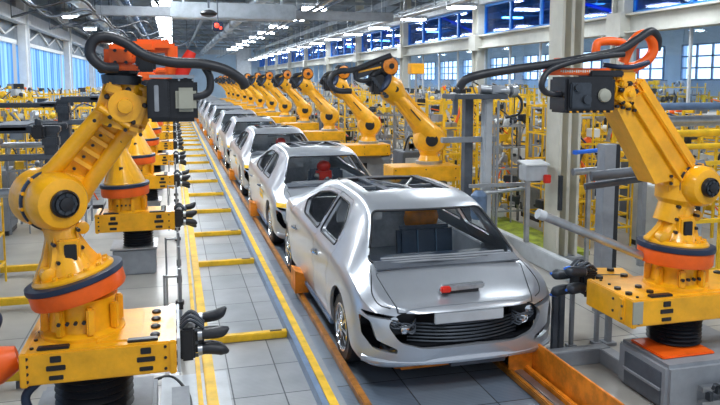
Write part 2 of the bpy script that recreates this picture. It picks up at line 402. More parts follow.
L4 = lamp(14, 9, 5.2, 1.2, .3, 'strip lamp in the bay beyond the right columns, first from the front', 'lamps of the far bay')
for i in range(1, 8): dup(L4, (14, 9 + i * 9, 5.2), label='strip lamp in the bay beyond the right columns, %s from the front' % ORD[i])

# ------------------------------------------------------------ guide rails
org()
def rail(name, label, x0, x1, h, mt, extra=None):
    m = MB().m(mt).box(((x0 + x1) / 2, 38.5, h / 2), (x1 - x0, 77, h), bev=.008)
    if extra: extra(m)
    return tag(m.build(name), label, 'rail')
rail('guide_rail', 'yellow painted guide rail left of the walkway, beside the left robots', .2, .29, .07, 'yellow_dull')
rail('guide_rail', 'thin pale yellow strip laid along the outer side of the left yellow rail', .135, .175, .04, 'yellow_dull')
t = thing('guide_rail', 'long rail with a blue edge and a yellow centre stripe between walkway and cars', 'rail', (1.14, 0, 0))
MB().box((1.085, 38.5, .05), (.05, 77, .1)).build('blue_edge', 'blue_grey', t, label='blue-grey edge')
MB().box((1.145, 38.5, .055), (.068, 77, .11)).build('yellow_stripe', 'yellow_dull', t, label='yellow stripe')
MB().box((1.215, 38.5, .04), (.07, 77, .08)).build('grey_edge', 'grey', t, label='grey edge')
rail('wheel_track', 'rusty orange steel track under the left wheels of the cars', 1.39, 1.45, .07, 'rust')
rail('wheel_track', 'thin rusty orange track left of the grey steel track on the right', 2.79, 2.84, .06, 'rust')
rail('wheel_track', 'grey steel track between the two orange tracks on the right', 2.85, 2.94, .05, 'steel')
rail('wheel_track', 'orange steel track next to the tall orange barrier on the right', 2.955, 3.0, .08, 'orange_brown')
t = thing('barrier', 'tall orange-yellow steel barrier plate along the right side of the line', 'barrier', (3.03, 4, 0))
MB().box((3.035, 4.25, .16), (.02, 2.3, .30), bev=.004).build('plate', 'orange_brown', t)
MB().box((2.92, 5.41, .14), (.24, .02, .22), bev=.004).build('end_plate', 'orange_brown', t)
m = MB()
for k in range(4): m.box((3.06, 3.4 + k * .6, .1), (.04, .03, .2))
m.build('rib', 'orange_brown', t)
org()
cb = [6.87, 9.85, 11.8] + [13.9 + 2.1 * k for k in range(30)]
for i, y in enumerate(cb):
    m = MB().m('yellow_dull').box((.675, y, .035), (.78, .085, .07), bev=.008).m('black').box((.95, y - .0, .072), (.12, .03, .006))
    if i == 0:
        cb0 = tag(m.build('crossbar'), '', 'crossbar', 'yellow crossbars of the walkway'); org()
    else:
        o = cb0.copy(); C.objects.link(o); o.location = (0, y - cb[0], 0)
    (cb0 if i == 0 else o)['label'] = 'yellow crossbar laid across the walkway, %s from the front' % ORD[i]

# ------------------------------------------------------------ car
def pch(pts, x):
    if x <= pts[0][0]: return pts[0][1]
    if x >= pts[-1][0]: return pts[-1][1]
    n = len(pts)
    for i in range(n - 1):
        if x <= pts[i + 1][0]: break
    h = [pts[k + 1][0] - pts[k][0] for k in range(n - 1)]; d = [(pts[k + 1][1] - pts[k][1]) / h[k] for k in range(n - 1)]
    def sl(k):
        if k == 0: return d[0]
        if k == n - 1: return d[-1]
        if d[k - 1] * d[k] <= 0: return 0
        w1 = 2 * h[k] + h[k - 1]; w2 = h[k] + 2 * h[k - 1]; return (w1 + w2) / (w1 / d[k - 1] + w2 / d[k])
    t = (x - pts[i][0]) / h[i]; m0, m1 = sl(i) * h[i], sl(i + 1) * h[i]
    return (2 * t ** 3 - 3 * t * t + 1) * pts[i][1] + (t ** 3 - 2 * t * t + t) * m0 + (3 * t * t - 2 * t ** 3) * pts[i + 1][1] + (t ** 3 - t * t) * m1
ZT = [(0, .62), (.03, .69), (.08, .735), (.2, .785), (.35, .865), (.5, .955), (.6, 1.01), (.85, 1.21), (1.1, 1.385), (1.25, 1.44), (1.6, 1.49), (2.3, 1.50), (3.0, 1.43), (3.5, 1.31), (4.0, 1.14), (4.35, 1.05), (4.6, 1.0), (4.72, .9)]
ZB = [(0, .42), (.03, .29), (.1, .235), (.3, .2), (1, .19), (4, .19), (4.5, .26), (4.72, .4)]
ZS = [(0, .52), (.1, .62), (.3, .75), (.5, .84), (.9, .91), (1.5, .95), (2.5, .98), (3.5, 1.0), (4.3, .98), (4.72, .78)]
WR = [(.45, .78), (.6, .71), (.85, .65), (1.1, .585), (1.5, .57), (2.6, .56), (3.2, .55), (3.8, .57), (4.2, .64), (4.7, .6)]
CR = [(0, .02), (.5, .03), (.6, .05), (1.1, .045), (1.6, .05), (3.5, .05), (4.2, .03), (4.7, .03)]
def wid(y):
    if y < .5: return .93 * max(1e-4, 1 - ((.5 - y) / .5) ** 2.7) ** (1 / 2.7)
    return .93 if y < 3.7 else pch([(3.7, .93), (4.2, .89), (4.5, .82), (4.66, .72), (4.72, .6)], y)
def section(y, off=0.):
    w = max(.02, wid(y)); zt, zb, zs = pch(ZT, y), pch(ZB, y), pch(ZS, y)
    wr = min(pch(WR, y), .82 * w); zr = zt - pch(CR, y)
    hw = wid(y)
    waist = 1 - .035 * (1 if 1.4 < y < 3.5 else 0)
    sx, sz = w * .945, min(zs, zr - .005)
    hh = sz - zb; q = lambda d, f: min(d, f * hh)
    p = [(0, zb), (.5 * w, zb), (.84 * w, zb), (.925 * w, zb + q(.03, .05)), (.965 * w, zb + q(.09, .14)), (w * .985, zb + q(.2, .28)), (w, zb + .56 * hh), (w * .995, sz - q(.12, .2)), (w * .975, sz - q(.045, .08)), (sx, sz)]
    for t in (.08, .3, .55, .8, .95):
        p.append((sx + (wr - sx) * (t * .92 + .08 * t * t), sz + (zr - sz) * t))
    p += [(wr * .96, zr + (zt - zr) * .22), (wr * .8, zr + (zt - zr) * .55), (wr * .45, zr + (zt - zr) * .88), (0, zt)]
    pp = smooth_path([V((a, b, 0)) for a, b in p], 3)
    cz = (zt + zb) / 2
    return [(max(0, a.x - off) if 0 < i < len(pp) - 1 else 0, a.y - off * max(-1, min(1, (a.y - cz) / .09))) for i, a in enumerate(pp)]
ys = [.5 * (1 - math.cos(PI / 2 * k / 14)) for k in range(15)]; ys[0] = .004
ys += [.5 + .075 * k for k in range(1, 55)] + [4.6, 4.64, 4.68, 4.7, 4.72]
def hull(off=0., flip=False):
    vs = []; fs = []; yy_ = [y for y in ys if off == 0 or (wid(y) > .36 and y < 4.7)]
    for y in yy_:
        s = section(y, off); yy = 2.36 + (y - 2.36) * (1 - off / 2.36)
        ring = [V((a, yy, b)) for a, b in s] + [V((-a, yy, b)) for a, b in s[-2:0:-1]]
        n = len(ring); vs += ring
    m = len(yy_)
    for i in range(m - 1):
        for k in range(n):
            k2 = (k + 1) % n; fs.append((i * n + k, i * n + k2, (i + 1) * n + k2, (i + 1) * n + k))
    fs.append(tuple(range(n))[::-1]); fs.append(tuple(range((m - 1) * n, m * n)))
    if flip: fs = [q[::-1] for q in fs]
    return vs, fs
def raw(vs, fs, name='tmp'):
    me = bpy.data.meshes.new(name); me.from_pydata(vs, [], fs); me.materials.append(MATS['silver'])
    return me
def tmpob(me):
    o = bpy.data.objects.new('tmp', me); C.objects.link(o); return o
def boolean(me, cut, op='DIFFERENCE'):
    a, b = tmpob(me), tmpob(cut); md = a.modifiers.new('b', 'BOOLEAN'); md.operation = op; md.object = b; md.solver = 'EXACT'; md.use_self = False
    bpy.context.view_layer.update(); dg = bpy.context.evaluated_depsgraph_get()
    r = bpy.data.meshes.new_from_object(a.evaluated_get(dg), depsgraph=dg); bpy.data.objects.remove(a); bpy.data.objects.remove(b); return r
def fixn(me):
    bm = bmesh.new(); bm.from_mesh(me); bmesh.ops.recalc_face_normals(bm, faces=bm.faces[:]); bm.to_mesh(me); bm.free(); return me
def cutmesh(mb):
    return mb.mesh('cut', smooth=0, local=False)
def rpoly(pts, r=.05, n=4):   # round the corners of a 2D polygon
    out = []
    for i in range(len(pts)):
        p, a, b = V(pts[i]), V(pts[i - 1]), V(pts[(i + 1) % len(pts)])
        da, db = (a - p), (b - p); ra = min(r, da.length * .45); rb = min(r, db.length * .45)
        s, e = p + da.normalized() * ra, p + db.normalized() * rb
        for k in range(n + 1): t = k / n; out.append((1 - t) ** 2 * s + 2 * t * (1 - t) * p + t * t * e)
    return out
def XZ(pts, y0, y1, r=.04): return MB().prism([(p[0], y0, p[1]) for p in rpoly(pts, r)], (0, y1 - y0, 0))
def YZ(pts, x0, x1, r=.04): return MB().prism([(x0, p[0], p[1]) for p in rpoly(pts, r)], (x1 - x0, 0, 0))
def XY(pts, z0, z1, r=.04): return MB().prism([(p[0], p[1], z0) for p in rpoly(pts, r)], (0, 0, z1 - z0))
def mirx(pts): return [(-a, b) for a, b in pts][::-1]

T_WS = [(-.71, .99), (.71, .99), (.55, 1.362), (-.55, 1.362)]
T_RW = [(-.6, 1.12), (.6, 1.12), (.47, 1.38), (-.47, 1.38)]
T_SF = [(1.36, .99), (2.03, 1.0), (2.05, 1.36), (1.62, 1.345), (1.44, 1.2)]
T_SR = [(2.15, 1.0), (2.95, 1.02), (3.28, 1.13), (2.95, 1.27), (2.5, 1.345), (2.15, 1.36)]
T_RF = [(-.45, 1.58), (.45, 1.58), (.43, 2.75), (-.43, 2.75)]
MOUTH = [(-.70, .60), (-.60, .45), (-.4, .40), (.4, .40), (.60, .45), (.70, .60), (.6, .695), (-.6, .695)]
SLOT_A = [(-.885, .70), (-.60, .665), (-.60, .635), (-.84, .655)]
SLOT_B = [(-.895, .66), (-.82, .62), (-.78, .47), (-.62, .40), (-.62, .36), (-.80, .39), (-.88, .50)]
def cutters():
    L = [XZ(T_WS, -.2, 1.35, .05), XZ(T_RW, 3.2, 4.9, .05)]
    for T in (T_SF, T_SR): L.append(YZ(T, -1.2, 1.2, .05))
    L.append(XY(T_RF, 1.2, 1.7, .05)); L.append(XZ(MOUTH, -.2, .25, .05))
    for T in (SLOT_A, SLOT_B): L.append(XZ(T, -.2, .62, .02)); L.append(XZ(mirx(T), -.2, .62, .02))
    for y in (.92, 4.0):
        for s in (-1, 1): L.append(MB().lathe((s * 1.2, y, .33), (-s, 0, 0), [(.375, 0), (.375, .62)], 40))
    return L
shell = boolean(fixn(raw(*hull())), fixn(raw(*hull(.028))))
for c in cutters():
    shell = boolean(shell, cutmesh(c))
    print('CUT', len(shell.polygons))
D_F = [(1.42, .26), (2.08, .26), (2.1, 1.40), (1.58, 1.385), (1.33, 1.12), (1.30, .96), (1.44, .7)]
D_R = [(2.10, .26), (3.45, .26), (3.5, .62), (3.62, .9), (3.44, 1.16), (2.9, 1.34), (2.12, 1.40)]
def grow(pts, g):
    cx = sum(p[0] for p in pts) / len(pts); cy = sum(p[1] for p in pts) / len(pts)
    return [(p[0] + g * (1 if p[0] > cx else -1), p[1] + g * (1 if p[1] > cy else -1)) for p in pts]
H_P = [(-.60, .09), (.60, .09), (.69, .49), (-.69, .49)]
doors = []
for s in (-1, 1):
    for D in (D_F, D_R): doors.append(boolean(shell.copy(), cutmesh(YZ(D, s * .5, s * 1.2, .03)), 'INTERSECT'))
hood_me = boolean(shell.copy(), cutmesh(XY(H_P, .70, 1.3, .03)), 'INTERSECT')
for s in (-1, 1):
    for D in (D_F, D_R): shell = boolean(shell, cutmesh(YZ(grow(D, .007), s * .495, s * 1.2, .03)))
shell = boolean(shell, cutmesh(XY(grow(H_P, .009), .69, 1.3, .03)))
glassme = {}
for nm, c in (('windshield', XZ(T_WS, -.2, 1.35, .05)), ('rear_window', XZ(T_RW, 3.2, 4.9, .05))):
    sh2 = boolean(fixn(raw(*hull(.010))), fixn(raw(*hull(.016))))
    g = boolean(sh2, cutmesh(c), 'INTERSECT'); g.materials.clear(); g.materials.append(MATS['car_glass']); glassme[nm] = g
bvh = BVHTree.FromPolygons(*[list(x) for x in hull()])
def on_hull(p, d):
    h = bvh.ray_cast(V(p), V(d)); return h[0], h[1]
def finish(me, ang=32):
    me.polygons.foreach_set('use_smooth', [True] * len(me.polygons)); me.set_sharp_from_angle(angle=math.radians(ang)); return me
def link(name, me, parent, label=None):
    o = bpy.data.objects.new(name, me); C.objects.link(o); o.parent = parent
    if label: o['label'] = label
    return o
def strip(name, pts2, plane, s, mt, parent, r=.006, closed=False):
    out = []
    for a in pts2:
        if plane == 'x': h, n = on_hull((s * 2, a[0], a[1]), (-s, 0, 0))
        elif plane == 'z': h, n = on_hull((a[0], a[1], 3), (0, 0, -1))
        else: h, n = on_hull((a[0], -2, a[1]), (0, 1, 0))
        if h: out.append(h)
    if len(out) > 2: return MB().loft(out, r, 6).build(name, mt, parent, smooth=60)

CX = 2.35; CY = 5.2
def make_car(first):
    t = thing('car', '', 'car', (0, 0, 0), 'silver car bodies on the assembly line')
    link('body', finish(shell), t)
    for me, nm in zip(doors, ('door', 'door', 'door', 'door')):
        d = link('door', finish(me), t)
    dk = [c for c in kids(t) if c.name.startswith('door')]
    for i, (s, y) in enumerate(((-1, 1.93), (-1, 3.2), (1, 1.93), (1, 3.2))):
        h, n = on_hull((s * 2, y, .80), (-s, 0, 0))
        MB().m('chrome').loft(smooth_path([h + V((s * .0, -.09, -.01)), h + V((s * .035, -.05, 0)), h + V((s * .04, .03, .005)), h + V((s * .0, .09, .0))], 4), .014, 8).m('grey_dark').ball(h - V((s * .004, 0, 0)), .05, sc=(.15, 1, .6)).build('handle', None, dk[i])
    link('hood', finish(hood_me), t)
    link('windshield', finish(glassme['windshield']), t, 'clear glass')
    link('rear_window', finish(glassme['rear_window']), t, 'clear glass')
    # black seals round windows and roof opening
    for T, s in ((T_SF, -1), (T_SF, 1), (T_SR, -1), (T_SR, 1)):
        P = rpoly(T, .05); P = list(P) + [P[0]]
        fine = []
        for a, b in zip(P, P[1:]): fine += [a + (b - a) * k / 3 for k in range(3)]
        strip('window_seal', fine, 'x', s, 'rubber', t, .011)
    P = list(rpoly(T_WS, .05)); P.append(P[0]); fine = []
    for a, b in zip(P, P[1:]): fine += [a + (b - a) * k / 5 for k in range(5)]
    strip('windshield_seal', fine, 'y', 1, 'rubber', t, .012)
    # roof opening: frame, cross tubes
    m = MB().m('black'); zr = 1.44
    for s in (-1, 1): m.bar((s * .47, 1.5, zr + .0), (s * .45, 2.76, zr - .0), .09, .03)
    m.bar((-.47, 1.6, zr - .0), (.47, 1.6, zr - .0), .1, .03).bar((-.45, 2.76, zr - .01), (.45, 2.76, zr - .01), .1, .03).m('grey_dark').bar((-.16, 1.5, zr), (-.22, 2.76, zr), .08, .02).bar((-.45, 2.1, zr - .005), (.45, 2.1, zr - .005), .07, .02)
    m.build('roof_frame', None, t)
    m = MB().box((-.3, 2.1, zr - .02), (.26, 1.1, .01)); m.build('roof_panel', 'roof_glass', t, label='smoked glass roof panel')
    m = MB().m('silver_trim').bar((.02, 1.6, zr + .035), (.02, 1.85, zr + .03), .025).bar((.02, 1.8, zr + .03), (.3, 2.4, zr + .03), .02).bar((.02, 1.8, zr + .03), (-.2, 2.4, zr + .03), .02)
    m.build('roof_brace', None, t)
    # front end: grille, blank plate, lamps
    m = MB().m('black').box((0, .40, .55), (1.46, .02, .34)).box((0, .25, .40), (1.36, .3, .02)).m('dark_steel')
    for k in range(6): z = .425 + k * .03; m.loft(smooth_path([(-.5, .2, z), (-.25, .10, z), (0, .07, z), (.25, .10, z), (.5, .2, z)], 5), .0105, 6)
    m.build('grille', None, t)
    MB().box((0, .055, .642), (.62, .03, .098), bev=.008).build('blank_plate', 'grey_light', t, label='blank grey plate')
    for s in (-1, 1):
        m = MB().m('black').box((s * .57, .24, .58), (.26, .12, .2), bev=.02).m('chrome').lathe((s * .54, .14, .545), (0, -1, 0), [(.045, 0), (.04, .02), (.02, .03)], 16).lathe((s * .62, .2, .60), (0, -1, 0), [(.045, 0), (.04, .02), (.02, .03)], 14).m('grey_dark')
        for k in range(7):
            a = rnd.random() * 6.28; m.loft(smooth_path([(s * .44, .15, .5 + .02 * k), (s * (.5 + .02 * math.cos(a)), .10, .55 + .05 * math.sin(a)), (s * (.6 + .04 * math.sin(a)), .15, .58 + .04 * math.cos(a)), (s * .66, .22, .6)], 4), .006, 5)
        m.build('headlight', None, t)
        m = MB().m('black').box((s * .73, .48, .545), (.2, .02, .42))
        m.bar((s * .7, .3, .39), (s * .86, .52, .46), .012, .12)
        m.build('intake_liner', None, t)
        MB().ball((s * .865, .42, .60), .045, sc=(.5, 1, .8)).build('marker_lamp', 'headlight_lamp', t, label='orange marker lamp')
    for s in (-1, 1):
        h = [on_hull((s * x, y, 3), (0, 0, -1))[0] for x, y in ((.70, .62), (.74, .45), (.77, .32), (.74, .22), (.66, .15))]
        MB().loft(smooth_path(h, 4), .005, 6).build('fender_seam', 'black', t)
    # silver spoiler lip at the bottom and blue-grey sill strips
    lip = []
    for k in range(25):
        a = -1 + 2 * k / 24; x = .87 * math.copysign(abs(a) ** .8, a); h = .5 * (1 - max(0, 1 - (abs(x) / .93) ** 2.7) ** (1 / 2.7)); lip.append((x, h + .03, .285))
    MB().loft(lip, .024, 8, sq=1.3).build('front_lip', 'silver', t)
    MB().box((.12, .22, .205), (.5, .2, .04)).build('skid_plate', 'grey_dark', t); MB().box((-.66, .45, .20), (.1, .15, .05)).build('tow_hook', 'grey_dark', t)
    for s in (-1, 1): MB().box((s * .87, 2.45, .215), (.05, 2.1, .06), bev=.01).build('side_skirt', 'blue_grey', t, label='blue-grey sill strip')
    # cowl
    m = MB().m('grey_dark').prism([(-.68, .49, .956), (.68, .49, .956), (.68, .60, .995), (-.68, .60, .995)], (0, 0, .012)).m('grey')
    for k in range(3): m.loft(smooth_path([(-.6, .585 + .03 * k, .985 + .015 * k), (-.2, .55 + .03 * k, 1.0 + .012 * k), (.15, .56 + .03 * k, .99 + .015 * k), (.6, .59 + .03 * k, .985 + .015 * k)], 5), .011, 6)
    m.build('cowl', None, t)
    # interior
    m = MB().m('grey_dark').box((0, 2.4, .30), (1.6, 3.2, .05)).box((0, .62, .62), (1.5, .03, .62)).m('seat').box((0, .95, .88), (1.3, .32, .12), bev=.04)
    m.m('silver_trim').box((0, 3.55, .75), (1.3, .03, .7)).m('grey_light').box((-.38, 2.2, 1.16), (.52, .03, .24), bev=.01)
    for q in (-1, 1): m.m('grey').box((q * .72, 2.1, .62), (.04, 1.5, .6), bev=.01)
    m.build('interior', None, t)
    m = MB().m('seat').box((.13, 1.28, .60), (.62, .45, .18), bev=.05).box((.13, 1.50, .90), (.60, .13, .42), Matrix.Rotation(-.12, 3, 'X'), bev=.04)
    for xx, ww in ((.03, .010), (.23, .010)): m.m('seat_panel').box((xx, 1.42, .90), (ww, .02, .36), Matrix.Rotation(-.12, 3, 'X'))
    m.m('black').box((.13, 1.28, .42), (.5, .4, .2))
    m.build('seat', None, t)
    # wheels
    for y in (.92, 4.0):
        for s in (-1, 1):
            ax = (s, 0, 0); c = V((s * .79, y, .325))
            w = MB().m('rubber').lathe(c, ax, [(.20, -.10), (.29, -.105), (.318, -.08), (.325, 0), (.318, .08), (.29, .105), (.215, .10)], 36).build('wheel', None, t)
            m = MB().m('chrome').lathe(c, ax, [(.215, .06), (.222, .108), (.205, .112), (.19, .06), (.05, .055)], 32)
            for k in range(10):
                a = 2 * PI * k / 10; d = V((0, math.cos(a), math.sin(a))); m.bar(c + V((s * .1, 0, 0)) + d * .04, c + V((s * .095, 0, 0)) + d * .205, .022, .028)
            m.lathe(c, ax, [(.05, .06), (.05, .115), (.03, .125)], 16).m('grey_dark').lathe(c, ax, [(.15, .03), (.15, .05)], 24)
            m.build('rim', None, w)
    return t
car0 = make_car(True)
# plain copy for the rest of the line with yellow tape
far = dup(car0)
for k in range(14):
    c = car0 if k == 0 else (far if k == 1 else dup(far))
    c.location = (CX, CY + 4.87 * k, 0)
    c['label'] = ['silver car body at the front of the line with a blank plate on its nose', 'second silver car body, with yellow tape and a red tool inside', 'third silver car body, with yellow tape on its flank'][k] if k < 3 else 'silver car body on the line, %s from the front' % ORD[k]
    if k == 1:
        org()
        def patch(name, y0, y1, z0, z1, s, mt):
            vs = []; n = 6
            for i in range(n + 1):
                for j in range(4):
                    h, nn = on_hull((s * 2, y0 + (y1 - y0) * i / n, z0 + (z1 - z0) * j / 3), (-s, 0, 0)); vs.append(h + V((s * .006, 0, 0)))
            fs = [(i * 4 + j, i * 4 + 4 + j, i * 4 + 5 + j, i * 4 + 1 + j) for i in range(n) for j in range(3)]
            o = MB().add(vs, fs); return o
        o = patch('t', 1.5, 1.95, .62, .69, -1, 0); o.build('yellow_tape', 'yellow_dull', c); patch('t', 1.5, 1.95, .72, .76, -1, 0).build('yellow_tape', 'yellow_dull', c)
        vs = []
        for i in range(13):
            for j in range(3):
                x = -.88 + .6 * i / 12; h, nn = on_hull((x, -2, .70 + .03 * j), (0, 1, 0)); vs.append(h + V((-.004, -.008, 0)))
        MB().add(vs, [(i * 3 + j, i * 3 + 3 + j, i * 3 + 4 + j, i * 3 + 1 + j) for i in range(12) for j in range(2)]).build('yellow_tape', 'yellow_dull', c)

# things in and around the first car
t = thing('headrest_cover', 'orange dome-shaped cover behind the dark seat in the front car', 'cover', (CX + .18, CY + 1.8, 1.1))
MB().m('orange_brown').ball((CX + .20, CY + 1.80, 1.13), .20, sc=(1, .4, .85)).m('black').box((CX + .17, CY + 1.765, 1.13), (.2, .02, .05)).build('dome', None, t)
MB().cyl((CX + .17, CY + 1.85, .33), (CX + .17, CY + 1.85, 1.1), .04).build('post', 'dark_steel', t)
t = thing('locking_tool', 'silver bar tool with a red tip lying on the front hood', 'tool', (CX + .12, CY + .24, .8))
MB().m('silver_trim').bar((CX - .20, CY + .20, .845), (CX + .20, CY + .22, .850), .065, .05, bev=.012).build('bar', None, t)
MB().box((CX - .17, CY + .165, .845), (.09, .05, .05), bev=.01).build('tip', 'led_red' if False else 'red', t); MB().box((CX - .02, CY + .23, .81), (.34, .05, .03)).build('base', 'black', t)
for k in (1, 2, 3):
    y = CY + 4.87 * k; t = thing('welding_tool', ['red and steel welding tool inside the second car', 'red and steel welding tool inside the third car', 'red and steel welding tool inside the fourth car'][k - 1], 'tool', (CX + .1, y + 1.3, .33), 'red tools inside the cars')
    MB().cyl((CX + .1, y + 1.5, .33), (CX + .1, y + 1.5, .9), .05).build('stand', 'steel', t)
    m = MB().m('steel')
    for q in range(9): a = q * 2.4; m.cyl((CX + .1 + .3 * math.cos(a), y + 1.5 + .15 * math.sin(a), .8 + .05 * (q % 4)), (CX + .1 - .15 * math.cos(a), y + 1.45, 1.0), .025, seg=8).ball((CX + .1 + .3 * math.cos(a), y + 1.5 + .15 * math.sin(a), .85 + .05 * (q % 4)), .05)
    m.build('mechanism', None, t)
    MB().ball((CX + .08, y + 1.4, 1.16), .12, sc=(1, .8, .8)).box((CX + .08, y + 1.42, 1.02), (.26, .2, .2), bev=.04).build('red_head', 'red', t)
# carriers: orange cross beam and feet under each car
for k in range(14):
    y = CY + 4.87 * k; o = None
    if k == 0:
        car_c = thing('car_carrier', 'orange carrier frame on feet under the front car', 'carrier', (CX, y, 0), 'orange carrier frames under the cars')
        MB().bar((CX - .5, y + .42, .135), (CX + .52, y + .42, .135), .12, .09, bev=.01).bar((CX - .5, y + 3.2, .135), (CX + .5, y + 3.2, .135), .12, .09).bar((CX - .5, y + .42, .12), (CX - .5, y + 3.2, .12), .07).bar((CX + .5, y + .42, .12), (CX + .5, y + 3.2, .12), .07).build('frame', 'orange_brown', car_c)
        for sx, dy in ((-.93, 2.9), (.93, 2.9)):
            MB().prism([(CX + sx - .08, y + dy - .12, .09), (CX + sx + .08, y + dy - .12, .09), (CX + sx + .08, y + dy - .12, .30), (CX + sx - .08, y + dy - .12, .36)], (0, .3, 0)).bar((CX + sx, y + dy, .12), (CX + sx * .5, y + dy, .12), .1, .06).build('foot', 'orange_brown', car_c)
    else: dup(car_c, (CX, y, 0), label='orange carrier frame on feet under the %s car' % ORD[k])

# ------------------------------------------------------------ robots
YL = 'yellow'
def claw(root, base, d, n=4, L=.2, tip=None, right=False):
    """black gripper block with separate tapered fingers; d = pointing direction"""
    base = V(base); d = V(d).normalized(); up = V((0, 0, 1)); side = d.cross(up).normalized()
    R3 = Matrix((d, side, up)).transposed()
    g = MB().m('black').box(base + d * .05, (.10, .26, .24), R3, bev=.015).box(base + d * .12, (.08, .2, .16), R3, bev=.02).m('dark_steel')
    g.bolts(base + d * .10, d, up, .2, .18, 3, 3, .014, .02)
    for k in range(5): g.loft(smooth_path([base + side * (.1 - .05 * k) + up * .12, base + d * .07 + side * (.1 - .05 * k) + up * (.17 + .01 * (k % 2)), base + d * .16 + side * (.09 - .04 * k) + up * .1], 4), .012, 6)
    go = g.build('gripper', None, root)
    for k in range(n):
        f = k / (n - 1) - .5; o = base + d * .13 + side * (.10 * (1 if k % 2 else -1)) + up * (-f * .22)
        l = L * (1 + .12 * math.sin(k * 2.3)); bend = (.5 - k / (n - 1)) * (.35 if right else .6)
        pts = smooth_path([o, o + d * l * .3 + up * .005, o + d * l * .7 + up * (.06 * bend), o + d * l + up * (.22 * bend)], 4)
        m = MB().m('rubber' if not right else 'dark_steel'); nn = len(pts)
        kf = 1.35 if right else 1.1
        m.loft(pts, [kf * (.034 if i < 2 else .030 + .008 * math.sin(PI * i / nn)) * (1 if i < nn - 3 else (.85, .62, .3)[i - nn + 3]) for i in range(nn)], 12)
        if tip: m.m(tip).loft([pts[-1] - d * .045, pts[-1] + d * .012], [.024, .01], 10)
        m.m('steel').loft([o - d * .01, o + d * .02], .04, 12)
        m.build('finger', None, go)
def seams(m, c, d, R3, n=3):
    for k in range(n): pass
def beam_housing(root, c, d, size, name='beam_housing'):
    """yellow box arm with bolts, dark pockets and end plates"""
    c = V(c); d = V(d).normalized(); up = V((0, 0, 1)); side = up.cross(d).normalized(); R3 = Matrix((d, side, up)).transposed(); l, w, h = size
    m = MB().m(YL).box(c, size, R3, bev=.012)
    m.box(c + d * (l * .5 - .02), (.05, w * 1.03, h * 1.08), R3, bev=.008).box(c - d * (l * .5 - .02), (.05, w * 1.03, h * 1.05), R3, bev=.008)
    m.box(c + d * (l * .12) + up * h * .5, (l * .3, w * .8, .02), R3, bev=.006)
    m.m('black')
    for a in (-.28, .30):
        m.box(c + d * l * a - side * (w * .5), (.12, .014, h * .16), R3, bev=.004).box(c + d * l * a - side * (w * .5) + up * h * .27, (.07, .014, h * .2), R3, bev=.004).box(c + d * l * a - side * (w * .5) - up * h * .3, (.09, .014, h * .14), R3, bev=.004)
        m.box(c + d * l * (a - .02) - side * (w * .42) + up * (h * .5 + .008), (.2, .06, .02), R3, bev=.005)
    for k in range(4): m.lathe(c + d * (l * .36) + side * (w * (-.32 + .21 * k)) + up * (h * .5), up, [(.034, 0), (.034, .014), (.02, .022)], 10)
    m.bolts(c + d * (l * .5) - side * 0, d, up, w * .85, h * .7, 4, 3, .012, .012)
    m.bolts(c + d * (l * .43) - side * (w * .5), -side, up, .01, h * .7, 1, 3, .011, .008).bolts(c - d * (l * .46) - side * (w * .5), -side, up, .01, h * .7, 1, 4, .012, .008)
    m.bolts(c - d * (l * .44) + up * h * .5, up, side, .01, w * .8, 1, 5, .013, .012)
    return m.build(name, None, root)
def ring(root, c, r, tilt, h=.13):
    c = V(c); n = V(tilt).normalized()
    o = MB().m('orange').lathe(c, n, [(r * .82, -h * .55), (r * .97, -h * .5), (r, -h * .38), (r, h * .22), (r * .96, h * .30)], 44).build('turntable_ring', None, root, label='orange ring')
    MB().m('navy').lathe(c, n, [(r * .96, h * .26), (r * 1.03, h * .26), (r * 1.04, h * .34), (r * 1.03, h * .52), (r * .9, h * .56), (r * .5, h * .5)], 44).build('seal', None, o, label='dark blue rubber lip')
    m = MB().m(YL).lathe(c + n * h * .5, n, [(r * .86, 0), (r * .86, .02), (r * .8, .04), (r * .3, .045)], 36)
    for k in range(14):
        a = 2 * PI * k / 14; u = n.orthogonal().normalized(); v = n.cross(u); p = c + n * (h * .5 + .035) + (u * math.cos(a) + v * math.sin(a)) * r * .72; m.cyl(p, p + n * .025, .018, seg=6)
    m.build('turntable', None, root)
def neck(root, c, z0, z1, r):
    m = MB().m(YL).lathe((c[0], c[1], 0), (0, 0, 1), [(r * 1.3, z0), (r * 1.3, z0 + .03), (r * 1.05, z0 + .05), (r, z1 - .05), (r * 1.1, z1)], 28)
    for k in range(8):
        a = 2 * PI * k / 8 + .3; m.box((c[0] + math.cos(a) * r * 1.15, c[1] + math.sin(a) * r * 1.15, (z0 + z1) / 2), (.05, .05, (z1 - z0) * .7), Matrix.Rotation(a, 3, 'Z'), bev=.01)
    m.m('black').bolts((c[0] - r * .2, c[1] - r * 1.1, (z0 + z1) / 2), (0, -1, 0), (0, 0, 1), .16, .05, 4, 1, .014, .02)
    m.build('neck', None, root)
def bellows(root, c, z0, z1, r):
    pr = []; n = 7
    for k in range(n * 2 + 1): pr.append((r * (1 if k % 2 else .84), z0 + (z1 - z0) * k / (n * 2)))
    MB().m('rubber').lathe((c[0], c[1], 0), (0, 0, 1), pr, 28).build('bellows', None, root)
